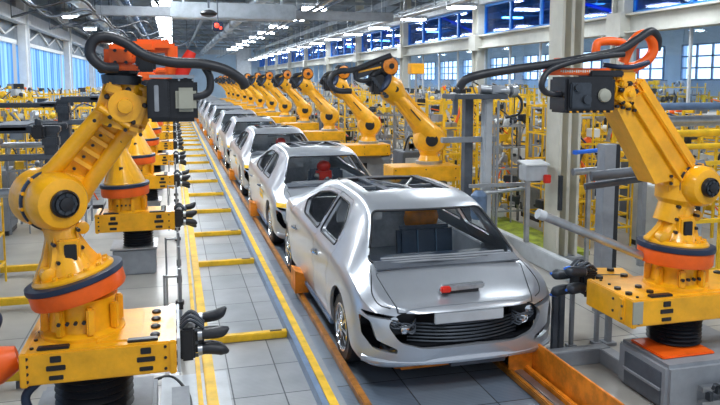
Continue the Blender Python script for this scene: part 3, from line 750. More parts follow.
def joint(root, c, ax, r, th, name='shoulder_joint'):
    """big round stepped gear housing with a dark hub"""
    c = V(c); ax = V(ax).normalized()
    m = MB().m(YL).lathe(c - ax * th, ax, [(r * .90, 0), (r * 1.0, .02), (r * 1.0, th * .8), (r * .96, th * .88)], 40)
    m.m('navy').lathe(c - ax * th * .12, ax, [(r * 1.02, 0), (r * 1.03, .03), (r * .9, .035)], 40)
    m.m(YL).lathe(c, ax, [(r * .94, 0), (r * .98, .02), (r * .94, th * .5), (r * .80, th * .72), (r * .45, th * .78)], 40)
    for k in range(12):
        a = 2 * PI * k / 12; u = ax.orthogonal().normalized(); v = ax.cross(u); p = c - ax * th * .05 + (u * math.cos(a) + v * math.sin(a)) * r * .99; m.cyl(p - ax * .03, p + ax * .02, .014, seg=6)
    jo = m.build(name, None, root)
    m = MB().m('black').lathe(c + ax * th * .76, ax, [(r * .46, 0), (r * .46, .03), (r * .40, .045), (r * .38, .03), (r * .25, .03), (r * .22, .055), (r * .12, .06)], 28).m('dark_steel').lathe(c + ax * (th * .76 + .03), ax, [(r * .34, 0), (r * .34, .012)], 24)
    for k in range(8):
        a = 2 * PI * k / 8; u = ax.orthogonal().normalized(); v = ax.cross(u); p = c + ax * (th * .76 + .03) + (u * math.cos(a) + v * math.sin(a)) * r * .3; m.cyl(p, p + ax * .02, .012, seg=6)
    m.build('hub', None, jo)
def twin_arm(root, a, b, ax, w, h, name='upper_arm'):
    """two rounded tubes with a web plate and bolts between them"""
    a, b, ax = V(a), V(b), V(ax).normalized(); d = (b - a).normalized(); s = ax.cross(d).normalized(); L = (b - a).length
    m = MB().m(YL)
    for k in (-1, 1):
        m.loft([a + s * k * w * .40 + ax * h * .2, a + s * k * w * .36 + d * L * .15 + ax * h * .2, b + s * k * w * .30 + ax * h * .15], [h * .30, h * .27, h * .25], 14)
    m.bar(a - ax * h * .1, b - ax * h * .1, w * .8, h * .35, bev=.01, up=ax)
    m.loft([a - s * w * .1, a + d * L * .22], [w * .52, w * .3], 14, sq=.7, flat=ax)
    for t in (.35, .5, .65, .78):
        m.bar(a + d * L * t - s * w * .3 + ax * h * .08, a + d * L * t + s * w * .3 + ax * h * .08, .03, h * .3, up=ax)
    m.m('black')
    for t in (.25, .42, .58, .72, .86):
        p = a + d * L * t + s * w * .05; m.cyl(p, p + ax * (h * .16), .011, seg=8); p = a + d * L * (t + .06) - s * w * (.36 - .08 * t) ; m.cyl(p, p + ax * (h * .42), .009, seg=8)
    m.build(name, None, root)
def elbow_block(root, c, ax, up, size, name='elbow'):
    c = V(c); ax = V(ax).normalized(); u = V(up); u = (u - ax * u.dot(ax)).normalized(); s = u.cross(ax).normalized(); R3 = Matrix((s, ax, u)).transposed(); l, w, h = size
    m = MB().m(YL).box(c, size, R3, bev=.05).loft([c - s * l * .5, c + s * l * .52], [h * .42, h * .42], 18).loft([c - u * h * .55, c + u * h * .6], [l * .42, l * .36], 16)
    m.loft([c - ax * w * .6, c + ax * w * .62], [l * .36, l * .32], 20).box(c + u * h * .5, (l * .8, w * .8, .05), R3, bev=.015).box(c + s * l * .3 - u * h * .45, (l * .35, w * 1.05, h * .3), R3, bev=.03)
    m.m('black')
    for i in range(5):
        a = i * 1.257 + .4; p = c + ax * w * .5 + s * math.cos(a) * l * .38 + u * math.sin(a) * h * .38; m.lathe(p, ax, [(.02, -.01), (.02, .02), (.012, .03)], 8)
    for i in range(4): m.cyl(c + ax * w * .5 + s * (l * (-.45 + .3 * i)) - u * h * .52, c + ax * (w * .5 + .03) + s * (l * (-.45 + .3 * i)) - u * h * .52, .013, seg=8)
    m.m(YL).lathe(c + ax * w * .62, ax, [(l * .15, 0), (l * .14, .03), (l * .06, .035)], 18).box(c + ax * w * .5 - s * l * .3 + u * h * .3, (l * .3, .06, h * .25), R3, bev=.012).box(c + ax * w * .5 + s * l * .3 - u * h * .1, (l * .2, .05, h * .5), R3, bev=.012).loft([c + ax * w * .52 - s * l * .45 - u * h * .2, c + ax * w * .52 + s * l * .2 - u * h * .42], [.025, .025], 10)
    m.build(name, None, root)
def bracket(root, P, Q, ax, w, name='column'):
    """casting that rises from the turntable to the shoulder"""
    P, Q = V(P), V(Q); ax = V(ax).normalized(); d = (Q - P); s = ax.cross(d).normalized()
    m = MB().m(YL).loft([P, P + d * .12, P + d * .45, Q - d * .05, Q + d * .1], [w * .95, w * .85, w * .62, w * .62, w * .5], 20, sq=.85, flat=s)
    for k in (-1, 1):
        m.prism([P + s * k * w * 1.15 - ax * .03, P + s * k * w * .4 - ax * .03, P + d * .62 + s * k * w * .45 - ax * .03, P + d * .30 + s * k * w * .75 - ax * .03], ax * .06)
        m.prism([P + s * k * w * .9 + ax * w * .35, P + s * k * w * .3 + ax * w * .35, P + d * .6 + s * k * w * .35 + ax * w * .3, P + d * .25 + s * k * w * .6 + ax * w * .35], ax * .05)
    m.box(P + d * .35 + ax * w * .6, (w * .7, .06, w * .9), bev=.015).m('black').box(P + d * .36 + ax * (w * .6 + .035), (w * .38, .02, w * .55), bev=.006)
    for k in range(6): p = P + d * (.12 + .13 * k) + ax * w * .64 + s * w * (.45 if k % 2 else -.45) * .9; m.cyl(p - ax * .05, p + ax * .015, .014, seg=6)
    m.m(YL).lathe(P + d * .10 + s * w * .75 + ax * w * .5, ax, [(.05, -.06), (.05, .02), (.03, .03)], 14).lathe(P + d * .62 - s * w * .62 + ax * w * .2, ax, [(.045, -.06), (.045, .03), (.025, .04)], 14)
    m.build(name, None, root)

# ---- nearest left robot
A = V((-.62, 5.2, 0))
t = thing('welding_robot', 'nearest yellow robot on the left, with an orange hood and a long black hose', 'robot', A)
MB().m('grey').box((-.60, 5.3, .12), (.85, .75, .24), bev=.03).m('black').box((-.4, 4.92, .12), (.2, .01, .12)).build('pedestal', None, t)
MB().m('grey_light').box((.12, 5.55, .015), (.55, 1.1, .03), bev=.004).m('grey').box((.0, 5.3, .05), (.14, .9, .06)).build('base_plate', None, t)
bellows(t, (-.6, 5.2), .24, .60, .27)
beam_housing(t, (-.515, 5.2, .715), (1, .0, 0), (.98, .80, .22))
MB().m('grey_light').box((-.005, 5.2, .715), (.02, .78, .24), bev=.004).build('end_plate', None, t, label='pale end plate')
claw(t, (.015, 5.05, .74), (1, -.06, .03), n=5, L=.19)
neck(t, (-.66, 5.2), .82, 1.09, .22)
ring(t, (-.69, 5.2, 1.16), .325, (-.25, 0, 1), .15)
bracket(t, (-.73, 5.2, 1.25), (-.82, 5.25, 1.72), (.35, -.94, 0), .215)
axL = V((.50, -.86, 0))
joint(t, (-.83, 5.22, 1.765), axL, .21, .26)
twin_arm(t, (-.78, 5.32, 1.84), (-.38, 5.25, 2.34), (.3, -.95, 0), .36, .22)
elbow_block(t, (-.335, 5.25, 2.42), (.1, -1, 0), (.35, 0, 1), (.35, .28, .30))
m = MB().m('dark_steel').lathe((-.34, 5.2, 2.60), (.05, 0, 1), [(.13, -.03), (.14, .03), (.10, .04), (.12, .07), (.06, .09)], 20).m('black').box((-.36, 5.2, 2.67), (.26, .2, .05), bev=.01)
m.build('wrist_joint', None, t)
m = MB().m('orange').box((-.335, 5.2, 2.765), (.22, .26, .16), bev=.035).box((-.35, 5.2, 2.685), (.28, .28, .04), bev=.012).box((-.12, 5.3, 2.84), (.28, .24, .09), bev=.03).box((-.0, 5.3, 2.74), (.09, .2, .24), bev=.02).box((-.21, 5.25, 2.83), (.2, .2, .08), bev=.02)
m.m('black').box((-.17, 5.1, 2.72), (.13, .1, .13), bev=.02).bolts((-.30, 5.07, 2.76), (0, -1, 0), (0, 0, 1), .14, .08, 3, 2, .012)
m.build('hood', None, t, label='orange hood')
m = MB().m('black').box((.0, 5.15, 2.46), (.34, .26, .30), bev=.025).box((-.09, 5.0, 2.47), (.14, .06, .27), bev=.012).m('grey').box((-.105, 4.965, 2.475), (.03, .015, .18), bev=.004).m('steel').box((-.0, 5.1, 2.625), (.3, .2, .02)).bolts((.0, 5.02, 2.6), (0, -1, 0), (0, 0, 1), .28, .01, 4, 1, .008)
mb_ = m.build('motor_box', None, t)
MB().box((.09, 5.0, 2.465), (.14, .05, .165), bev=.03).build('cover', 'khaki', mb_, label='khaki rounded cover')
hose('hose', [(-.36, 5.05, 2.68), (-.45, 5.0, 2.69), (-.52, 5.0, 2.77), (-.495, 5.0, 2.86), (-.41, 5.0, 2.885), (-.30, 4.98, 2.85), (-.17, 4.95, 2.765), (.0, 4.95, 2.72), (.2, 4.95, 2.71), (.36, 4.97, 2.67), (.47, 5.0, 2.60), (.50, 5.02, 2.55)], .036, 'rubber', t, label='long black corrugated hose')
hose('hose', [(.22, 5.0, 2.69), (.255, 5.0, 2.62), (.25, 5.0, 2.53), (.19, 5.0, 2.49), (.10, 5.02, 2.48)], .026, 'rubber', t)
MB().m('red').loft([(.06, 5.15, 2.62), (.09, 5.15, 2.70), (.14, 5.15, 2.80)], [.045, .05, .035], 14).build('connector', None, t, label='dark red connector')
# orange-red drive and hoses at its left end
m = MB().m('orange').loft([(-1.50, 5.0, .58), (-1.18, 5.0, .70), (-1.06, 5.02, .73)], [.15, .13, .08], 16).m('black').box((-1.4, 5.0, .88), (.2, .1, .05), bev=.01).m('orange').box((-1.37, 5.2, .98), (.18, .1, .12), bev=.02)
m.build('drive', None, t, label='red-orange drive unit')
hose('hose', [(-1.24, 5.2, 1.0), (-1.20, 5.15, .96), (-1.24, 5.1, .86), (-1.3, 5.0, .76)], .03, 'navy', t)
hose('hose', [(-.9, 4.95, .60), (-1.0, 4.9, .5), (-.95, 4.9, .36), (-.8, 4.95, .2)], .03, 'navy', t)
org()

# ---- the row of left robots behind it
def left_robot(y):
    t = thing('welding_robot', '', 'robot', (-.6, y, 0), 'yellow robots of the left row')
    MB().m('grey').box((-.55, y + .05, .175), (.55, .55, .35), bev=.02).m('steel').box((-.55, y + .05, .36), (.6, .6, .02)).build('pedestal', None, t)
    bellows(t, (-.5, y), .36, .60, .20)
    beam_housing(t, (-.52, y, .72), (1, 0, 0), (1.0, .5, .24))
    claw(t, (-.02, y, .72), (1, 0, 0), n=5, L=.16)
    neck(t, (-.62, y), .83, 1.07, .2)
    ring(t, (-.65, y, 1.14), .31, (-.05, 0, 1), .16)
    m = MB().m(YL).loft([(-.65, y, 1.22), (-.66, y, 1.34), (-.70, y, 1.62), (-.72, y, 1.74)], [.27, .22, .11, .09], 20).box((-.68, y - .12, 1.42), (.10, .1, .14), bev=.02).m('black').box((-.68, y - .175, 1.42), (.05, .02, .07))
    m.m(YL)
    for k in range(6): a = k * 1.047; m.bar((-.65 + .24 * math.cos(a), y + .24 * math.sin(a), 1.24), (-.7 + .09 * math.cos(a), y + .09 * math.sin(a), 1.6), .03, .05)
    m.build('column', None, t)
    joint(t, (-.72, y + .05, 1.80), (.4, -.9, 0), .16, .15)
    twin_arm(t, (-.72, y + .12, 1.85), (-.34, y + .05, 2.34), (.3, -.95, 0), .24, .16)
    elbow_block(t, (-.30, y + .05, 2.40), (.1, -1, 0), (.35, 0, 1), (.22, .22, .24))
    MB().m('orange').box((-.33, y, 2.66), (.22, .24, .14), bev=.03).box((-.12, y + .1, 2.72), (.25, .22, .09), bev=.03).m('black').lathe((-.32, y, 2.55), (0, 0, 1), [(.1, -.02), (.1, .05)], 16).build('hood', None, t, label='orange hood')
    MB().m('black').box((-.06, y, 2.44), (.3, .24, .24), bev=.02).build('motor_box', None, t)
    return t
lr0 = left_robot(9.85)
for k in range(12):
    y = 9.85 + 3.72 * k; o = lr0 if k == 0 else dup(lr0, (-.6, y, 0))
    o['label'] = 'yellow robot with an orange ring in the left row, %s from the front' % ORD[k + 1]

# ---- nearest right robot
t = thing('welding_robot', 'nearest yellow robot on the right, with orange hose loops and a black box', 'robot', (4.1, 4.95, 0))
m = MB().m('grey').box((4.02, 4.76, .19), (.71, .64, .38), bev=.03).box((4.5, 5.0, .17), (.5, .7, .34), bev=.03).m('grey_dark').box((3.663, 4.74, .17), (.015, .46, .28), bev=.004)
m.m('grey').box((3.655, 4.74, .17), (.03, .46, .02))
m.build('pedestal', None, t)
MB().box((3.97, 4.78, .39), (.5, .42, .022), bev=.01).build('mat', 'orange', t, label='orange mat')
bellows(t, (4.08, 4.9), .40, .64, .22)
beam_housing(t, (4.18, 4.93, .76), (1, -.0, 0), (1.45, .62, .22))
dA = V((-.33, .94, .0)).normalized()
RA = Matrix.Rotation(-.276, 3, 'Z')
m = MB().m(YL).box((3.72, 5.12, .762), (.34, .95, .2), RA, bev=.012).m('black').box((3.70, 5.36, .762), (.345, .02, .205), RA)
m.bolts((3.70, 5.35, .87), (0, 0, 1), (1, 0, 0), .2, .25, 2, 2, .035, .02).bolts((3.63, 4.85, .87), (0, 0, 1), (1, 0, 0), .15, .2, 2, 2, .03, .02).bolts((3.50, 5.05, .77), (-.96, .27, 0), (0, 0, 1), .8, .1, 5, 2, .011, .008)
m.m('khaki').box((3.50, 4.612, .77), (.09, .01, .18))
m.build('side_arm', None, t)
claw(t, (3.66, 5.52, .77), (-1, .0, .03), n=4, L=.19, tip='blue', right=True)
neck(t, (4.10, 4.93), .87, 1.08, .2)
ring(t, (4.08, 4.93, 1.15), .30, (.06, 0, 1), .16)
bracket(t, (4.06, 4.93, 1.24), (4.12, 4.95, 1.64), (-.1, -1, 0), .22)
MB().m(YL).loft(smooth_path([(4.03, 4.95, 1.40), (4.09, 4.95, 1.60), (4.09, 4.95, 1.80)], 4), [.14] * 4 + [.18] * 5, 16).box((4.16, 4.92, 1.73), (.34, .26, .28), bev=.06).build('shoulder_casting', None, t)
joint(t, (4.17, 4.82, 1.735), (.05, -.99, 0), .175, .17)
# upper arm: wide tapered box with a slimmer rod
m = MB().m(YL)
a_, b_ = V((4.02, 4.93, 1.84)), V((3.49, 4.93, 2.44))
dd = (b_ - a_).normalized(); ss = V((0, -1, 0)).cross(dd)
m.prism([a_ + V((-.25, -.11, -.08)), a_ + V((.12, -.11, -.03)), b_ + V((.13, -.11, .06)), b_ + V((-.10, -.11, -.07))], (0, .22, 0))
m.bar(a_ + V((.12, -.12, -.0)), b_ + V((.12, -.12, .07)), .03, .05, bev=.008, up=(0, 1, 0))
m.bar(a_ + V((.18, .0, .05)), b_ + V((.15, .0, .16)), .09, .09, bev=.02).bar(a_ + V((-.02, -.1, -.06)), b_ + V((-.0, -.1, -.0)), .02, .10, bev=.004, up=(0, 1, 0))
m.box(a_ + V((.03, 0, -.07)), (.34, .25, .16), bev=.05)
m.m('black').bolts(a_ + V((.0, -.12, -.05)), (0, -1, 0), (0, 0, 1), .22, .06, 3, 2, .014, .01)
m.build('upper_arm', None, t)
elbow_block(t, (3.47, 4.93, 2.49), (0, -1, 0), (.2, 0, 1), (.18, .24, .22))
m = MB().m(YL).box((3.49, 4.93, 2.63), (.2, .14, .1), bev=.02).box((3.42, 4.93, 2.68), (.1, .1, .08), bev=.02); m.build('arm_head', None, t)
m = MB().m('black').box((3.14, 4.93, 2.485), (.44, .26, .28), bev=.02).m('dark_steel').box((3.04, 4.79, 2.48), (.18, .03, .2), bev=.01).lathe((3.0, 4.77, 2.54), (0, -1, 0), [(.03, 0), (.03, .02)], 12).lathe((3.08, 4.77, 2.45), (0, -1, 0), [(.035, 0), (.035, .02)], 12).m('khaki').lathe((3.25, 4.795, 2.48), (0, -1, 0), [(.055, 0), (.05, .02), (.02, .03)], 18).m('yellow').bolts((3.14, 4.8, 2.355), (0, -1, 0), (0, 0, 1), .36, .01, 7, 1, .008)
m.m('black').box((3.3, 4.93, 2.65), (.3, .2, .05), bev=.01)
m.build('motor_box', None, t)
m = MB().m('orange').box((3.07, 4.9, 2.665), (.55, .1, .055), bev=.012).box((2.93, 4.93, 2.73), (.1, .1, .08), bev=.02).m('cream')
for k in range(16): m.box((2.90 + k * .019, 4.847, 2.668), (.010, .004, .02 if k % 3 else .012))
m.build('warning_bar', None, t, label='orange bar with a line of pale lettering')
hose('hose_loop', [(3.30, 5.0, 2.76), (3.30, 5.0, 2.87), (3.34, 5.0, 2.905), (3.48, 5.0, 2.91), (3.56, 5.0, 2.88), (3.56, 5.0, 2.78)], .034, 'orange', t, label='orange hose loop')
hose('hose_loop', [(3.50, 4.93, 2.74), (3.55, 4.9, 2.88), (3.62, 4.88, 2.955), (3.70, 4.88, 2.95), (3.76, 4.9, 2.86), (3.73, 4.92, 2.77), (3.64, 4.95, 2.71), (3.55, 4.95, 2.70)], .042, 'orange', t, label='orange hose loop')
hose('hose', [(2.10, 4.95, 2.54), (2.14, 4.93, 2.60), (2.25, 4.9, 2.64), (2.5, 4.88, 2.68), (2.8, 4.86, 2.72), (3.1, 4.84, 2.77), (3.38, 4.82, 2.83), (3.55, 4.82, 2.92), (3.68, 4.84, 2.985), (3.77, 4.87, 2.93), (3.79, 4.9, 2.84)], .033, 'rubber', t, label='long black hose')
hose('hose', [(3.4, 4.78, 2.80), (3.2, 4.78, 2.78), (2.95, 4.80, 2.735), (2.78, 4.82, 2.67), (2.72, 4.82, 2.57), (2.76, 4.84, 2.51), (2.85, 4.86, 2.49), (2.95, 4.9, 2.49)], .024, 'rubber', t)
hose('hose', [(3.3, 4.9, 2.72), (3.5, 4.85, 2.70), (3.68, 4.85, 2.74)], .02, 'navy', t)
org()

# ---- right row of robots beyond the cars
def right_robot(x, y, big):
    t = thing('welding_robot', '', 'robot', (x, y, 0), 'yellow robots of the right row')
    dx, dy = x - 4.5, y - 11.9
    def P(a, b, c): return (a + dx, b + dy, c)
    MB().m('grey').box(P(4.35, 12.0, .40), (.8, .7, .80), bev=.03).m('black').box(P(4.2, 11.64, .5), (.3, .02, .3)).build('pedestal', None, t)
    MB().m(YL).box(P(4.22, 11.6, .98), (1.22, .6, .26), bev=.012).m('black').bolts(P(4.2, 11.3, .98), (0, -1, 0), (0, 0, 1), 1.1, .16, 3, 2, .012, .008).build('beam_housing', None, t)
    MB().m('steel').lathe(P(4.42, 11.75, 1.11), (0, 0, 1), [(.24, 0), (.24, .05), (.18, .06)], 24).m(YL).lathe(P(4.42, 11.75, 1.16), (0, 0, 1), [(.20, 0), (.16, .1), (.19, .2)], 24).build('neck', None, t)
    m = MB().m(YL).lathe(P(4.47, 11.95, 1.54), (-.2, -1, 0), [(.22, -.1), (.27, -.05), (.28, .28), (.24, .36), (.12, .38)], 32)
    m.m('black').lathe(P(4.405, 11.58, 1.54), (-.2, -1, 0), [(.11, -.01), (.11, .02), (.06, .03)], 20)
    m.build('shoulder_joint', None, t)
    a, b = V(P(4.46, 11.8, 1.60)), V(P(3.72, 11.8, 2.42)); d = (b - a).normalized()
    m = MB().m(YL).loft([a, a + (b - a) * .15, a + (b - a) * .5, a + (b - a) * .9, b], [.26, .25, .17, .15, .17], 18, sq=.8)
    n_ = V((.82, 0, .56)).normalized()
    m.bar(a + n_ * .16, b + n_ * .14, .10, .08, bev=.02).bar(a + V((0, -.19, 0)), b + V((0, -.13, 0)), .05, .05, bev=.01).bar(a - n_ * .12 + V((0, -.12, 0)), b - n_ * .10 + V((0, -.1, 0)), .05, .05, bev=.01)
    m.m('black').bar(a + V((0, -.2, 0)) + (b - a) * .35, a + V((0, -.18, 0)) + (b - a) * .6, .03, .02)
    m.build('upper_arm', None, t)
    m = MB().m(YL).loft([b + V((.16, .05, -.16)), b + V((.0, -.0, .02)), b + V((-.17, -.08, .13))], [.17, .235, .19], 20).m('navy').lathe(b + V((-.17, -.08, .13)), (-.75, -.3, .5), [(.2, 0), (.2, .03), (.17, .05)], 24).m('black').lathe(b + V((.02, -.2, .02)), (0, -1, 0), [(.05, 0), (.05, .03)], 12)
    m.build('elbow', None, t)
    m = MB().m('black').box(b + V((-.27, -.05, .10)), (.26, .24, .34), bev=.04).m('dark_steel')
    for k in range(7): m.cyl(b + V((-.38 + .04 * k, -.2, .2 - .05 * k)), b + V((-.38 + .04 * k, -.12, .2 - .05 * k)), .035, seg=10)
    m.m('black').loft(smooth_path([b + V((-.42, 0, .1)), b + V((-.34, -.1, .28)), b + V((-.15, -.05, .34)), b + V((.0, 0, .28))], 4), .06, 10)
    m.build('wrist', None, t)
    c = b + V((-.08, -.06, .42)) if big else b + V((.06, -.06, .36))
    q_ = 1 if big else .45
    m = MB().m('black').lathe(c, (.25, -1, .0), [(.16, -.1), (.18, -.08), (.18, .06), (.15, .08)], 28).m('orange_brown').lathe(c, (.25, -1, 0), [(.145, .07), (.145, .10), (.10, .12)], 24).m('black').lathe(c, (.25, -1, 0), [(.05, .10), (.05, .135)], 16)
    m.m('dark_steel').bar(c + V((-.1, 0, -.0)), c + V((-.5 * q_ - .1, .1, -.16)), .16, .16, bev=.03).m('yellow').bar(c + V((-.08, -.09, .0)), c + V((-.5 * q_ - .1, .0, -.12)), .05, .03)
    m.build('wrist_drum', None, t)
    if big:
        hose('hose', [c + V((.02, -.1, .18)), c + V((-.2, -.1, .10)), c + V((-.6, -.05, -.06)), c + V((-.85, 0, -.09)), c + V((-1.0, 0, -.17)), c + V((-1.02, 0, -.32)), c + V((-.9, 0, -.42)), c + V((-.66, 0, -.43))], .05, 'rubber', t)
        hose('hose', [c + V((-.55, -.05, -.02)), c + V((-.60, -.05, -.2)), c + V((-.45, -.05, -.26)), c + V((-.3, -.05, -.2))], .035, 'rubber', t)
    return t
r0 = right_robot(4.5, 11.9, True); r0['label'] = 'large yellow robot beyond the front car, with a drum wrist and hose loop'
r1 = right_robot(4.55, 16.1, False)
for k in range(11):
    o = r1 if k == 0 else dup(r1, (4.55, 16.1 + 4.25 * k, 0), rz=[0, -.12, .1, -.05, .08][k % 5])
    o['label'] = 'yellow robot in the row beyond the cars, %s from the front' % ORD[k + 1]
org()

# ------------------------------------------------------------ right foreground structures
t = thing('steel_column', 'cream painted steel column behind the nearest right robot', 'column', (5.45, 9.0, 0))
MB().m('cream').box((5.45, 9.0, 3.0), (.05, .34, 5.9)).box((5.30, 9.0, 3.0), (.04, .36, 5.9)).box((5.6, 9.0, 3.0), (.04, .36, 5.9)).m('grey').box((5.45, 9.0, .03), (.5, .5, .06)).build('shaft', None, t)
MB().box((5.30, 8.79, 1.0), (.05, .05, .5)).build('conduit', 'dark_steel', t)
t = thing('electrical_box', 'light grey electrical box mounted beside the cream column', 'box', (5.0, 9.0, 1.2))
MB().m('grey_light').box((4.98, 9.0, 1.28), (.34, .22, .22), bev=.01).m('white').prism([(4.79, 8.86, 1.39), (5.17, 8.86, 1.39), (5.17, 9.13, 1.43), (4.79, 9.13, 1.43)], (0, 0, .02)).build('housing', None, t)
MB().box((5.12, 8.85, 1.2), (.1, .06, .12), bev=.01).build('red_switch', 'red', t); MB().box((4.95, 9.1, .6), (.06, .06, 1.3)).build('post', 'steel', t)
t = thing('gantry_frame', 'dark steel gantry frame with two posts behind the front car', 'frame', (4.6, 9.6, 0))
MB().m('grey_dark').box((4.30, 9.55, 2.36), (.84, .5, .07), bev=.01).box((3.93, 9.4, 2.25), (.06, .06, .3)).m('grey').box((4.25, 9.6, 1.72), (.9, .09, .08), bev=.01).build('top_beam', None, t)
m = MB().m('grey_light').box((4.50, 9.55, 1.17), (.13, .16, 2.34), bev=.02).build('post', None, t); MB().m('grey_dark').box((4.3, 9.8, 1.17), (.13, .13, 2.34)).build('post', None, t)
MB().m('steel').cyl((4.61, 9.4, 0), (4.61, 9.4, 2.3), .02).build('conduit', None, t)
MB().m('steel').cyl((4.35, 9.5, 2.47), (4.8, 9.45, 2.44), .07).box((4.62, 9.5, 2.46), (.25, .2, .12), bev=.02).lathe((4.8, 9.4, 2.44), (1, 0, 0), [(.1, 0), (.1, .08)], 16).build('actuator', None, t)
hose('hose', [(4.85, 9.4, 2.42), (4.95, 9.35, 2.3), (4.9, 9.3, 2.12), (4.7, 9.35, 2.05)], .02, 'black', t)
MB().m('steel').box((4.6, 9.35, 1.06), (.9, .06, .05)).cyl((4.25, 9.3, .95), (5.0, 9.3, 1.0), .03).build('cross_bar', None, t)
tag(MB().m('blue_grey').lathe((4.28, 9.3, .58), (0, 0, 1), [(.1, 0), (.12, .05), (.12, .35), (.06, .42)], 20).build('gas_cylinder'), 'small dark blue cylinder under the gantry frame behind the car', 'cylinder')
org()
tag(MB().m('steel').cyl((2.84, 4.97, 1.52), (3.90, 4.97, 1.08), .036, seg=20).m('grey_light').cyl((2.80, 4.97, 1.536), (2.86, 4.97, 1.512), .042).build('steel_tube'), 'thick pale steel tube slanting down towards the nearest right robot', 'tube')
for i, (z, y) in enumerate(((1.66, 6.0), (1.58, 6.1))):
    tag(MB().m('grey_dark').cyl((3.95, y, z - .04 * i), (5.0, y - .3, z + .12), .05 if i == 0 else .035, seg=16).box((4.7, y - .21, (z + .08) / 2 - .02), (.04, .04, z + .04)).build('dark_pipe'), ['thick dark grey pipe behind the nearest right robot column', 'thinner dark grey pipe just below a thicker dark pipe'][i], 'pipe')
t = thing('post_stand', 'group of grey steel posts on the floor right of the front car', 'stand', (3.8, 5.8, 0))
for k, (x, y, h, w) in enumerate(((3.47, 5.79, .60, .045), (3.545, 5.80, .60, .05), (3.70, 5.86, .62, .035), (3.98, 5.86, .62, .035), (4.10, 5.84, .62, .05))):
    MB().m('grey_dark' if k < 2 else 'grey').box((x, y, h / 2), (w, w, h)).box((x, y, .015), (w * 2.4, w * 2.4, .03)).build('post', None, t)
MB().m('grey_dark').bar((3.45, 5.80, .60), (4.12, 5.85, .60), .04).build('cross_bar', None, t)
t = thing('concrete_kerb', 'grey concrete kerb framing a shallow pit at the lower right', 'kerb', (3.5, 5.5, 0))
MB().m('grey').box((3.46, 5.50, .07), (.80, .12, .14), bev=.006).box((3.80, 5.27, .07), (.12, .34, .14), bev=.006).build('kerb', None, t)
# safety glass screen and green strip
org()
tag(MB().m('green').box((5.5, 11.2, .03), (.9, 4.4, .06)).build('green_mat'), 'yellow-green strip on the floor beyond the front car', 'mat')
tag(MB().m('grey_light').box((4.95, 10.6, .12), (.12, 6.0, .24), bev=.01).build('low_kerb'), 'long pale low kerb beside the yellow-green strip', 'kerb')

# ------------------------------------------------------------ background racks and machines
def rack(x, y, w, d, h, label, group, col='yellow_dull', nb=5, dens=1., name='steel_rack', cat='rack'):
    t = thing(name, label, cat, (x, y, 0), group)
    m = MB().m(col); nx = max(3, int(w / .30) + 1)
    for i in range(nx):
        for j in (0, 1):
            px = x - w / 2 + w * i / (nx - 1); py = y - d / 2 + d * j; m.box((px, py, h / 2), (.038 if i % 2 == 0 else .022,) * 2 + (h,))
    m.build('uprights', None, t)
    for k in range(nb):
        z = h * (k + .7) / nb; m = MB().m(col)
        for j in (0, 1): m.box((x, y - d / 2 + d * j, z), (w, .025, .03))
        for i in range(nx): m.box((x - w / 2 + w * i / (nx - 1), y, z), (.022, d, .025))
        m.build('shelf', None, t)
    m = MB()
    for k in range(int(56 * dens)):
        z = (h * (rnd.randrange(nb) + .7) / nb + .1) if k % 4 else .1 + h * rnd.random() * .9; px = x + (rnd.random() - .5) * w * .9; py = y + (rnd.random() - .5) * d * .8; q = rnd.random()
        m.m(['grey', 'grey_light', 'yellow_dull', 'dark_steel', 'steel', 'black', 'white', 'dark_steel', 'yellow_dull', 'orange'][int(rnd.random() * 9.3)])
        s = .05 + .11 * rnd.random()
        if q < .4: m.box((px, py, z + s * .4), (s * 1.6, s, s), Matrix.Rotation(rnd.random() * 3, 3, 'Z'), bev=.01)
        elif q < .75: m.cyl((px, py, z - .1), (px + .3 * (rnd.random() - .5), py, min(z + .12 + .2 * rnd.random(), h + .05)), .015 + .015 * rnd.random(), seg=8)
        else: m.lathe((px, py, z), (rnd.random() - .5, -1, rnd.random() - .5), [(s * .5, 0), (s * .5, .06), (s * .25, .08)], 14)
    for k in range(int(5 * dens)):
        a = V((x + (rnd.random() - .5) * w, y - d / 2, h * rnd.random())); b = a + V((rnd.random() * .5 - .25, d * rnd.random(), .4 * rnd.random())); c = b + V((.2, .1, -.5 * rnd.random())); m.m(['black', 'navy', 'orange'][k % 3]).loft(smooth_path([a, b, c], 4), .014, 6)
    tag(m.build('fittings', None, t), kind='stuff')
    return t
def place(lst, group, lab, **kw):
    for i, (x, y, w, d, h, col) in enumerate(sorted(lst, key=lambda q: q[1])): rack(x, y, w, d, h, lab % ORD[i], group, col=col, nb=5, **kw)
Yd, G, S_ = 'yellow_dull', 'grey', 'steel'
place([(5.35, 12.2, 1.3, .9, 2.35, Yd), (6.35, 9.7, 1.1, .7, 2.2, Yd), (5.8, 11.45, .7, .4, 1.9, G), (8.4, 9.9, 1.0, .8, 2.1, Yd), (8.3, 14.0, .9, .6, 2.1, G), (6.0, 15.2, 1.0, .9, 2.2, Yd), (5.4, 20.9, .8, .8, 2.0, Yd), (6.7, 10.6, 1.5, .8, 2.3, Yd), (6.3, 13.4, 1.4, 1.0, 2.4, Yd), (7.9, 12.3, 1.3, .9, 2.2, Yd), (7.6, 15.3, 1.2, .9, 2.4, Yd), (6.2, 17.0, 1.2, 1, 2.3, G), (7.8, 18.4, 1.4, 1, 2.4, Yd), (6.6, 21.2, 1.4, 1, 2.3, Yd), (8.0, 22.4, 1.2, 1, 2.2, G), (6.9, 25.6, 1.5, 1, 2.3, Yd), (7.6, 29.8, 1.5, 1, 2.4, Yd), (7.0, 34.2, 1.5, 1, 2.4, G), (7.4, 39.0, 1.6, 1, 2.4, Yd)],
      'racks inside the right columns', 'tall steel rack crowded with fittings inside the right columns, %s from the front')
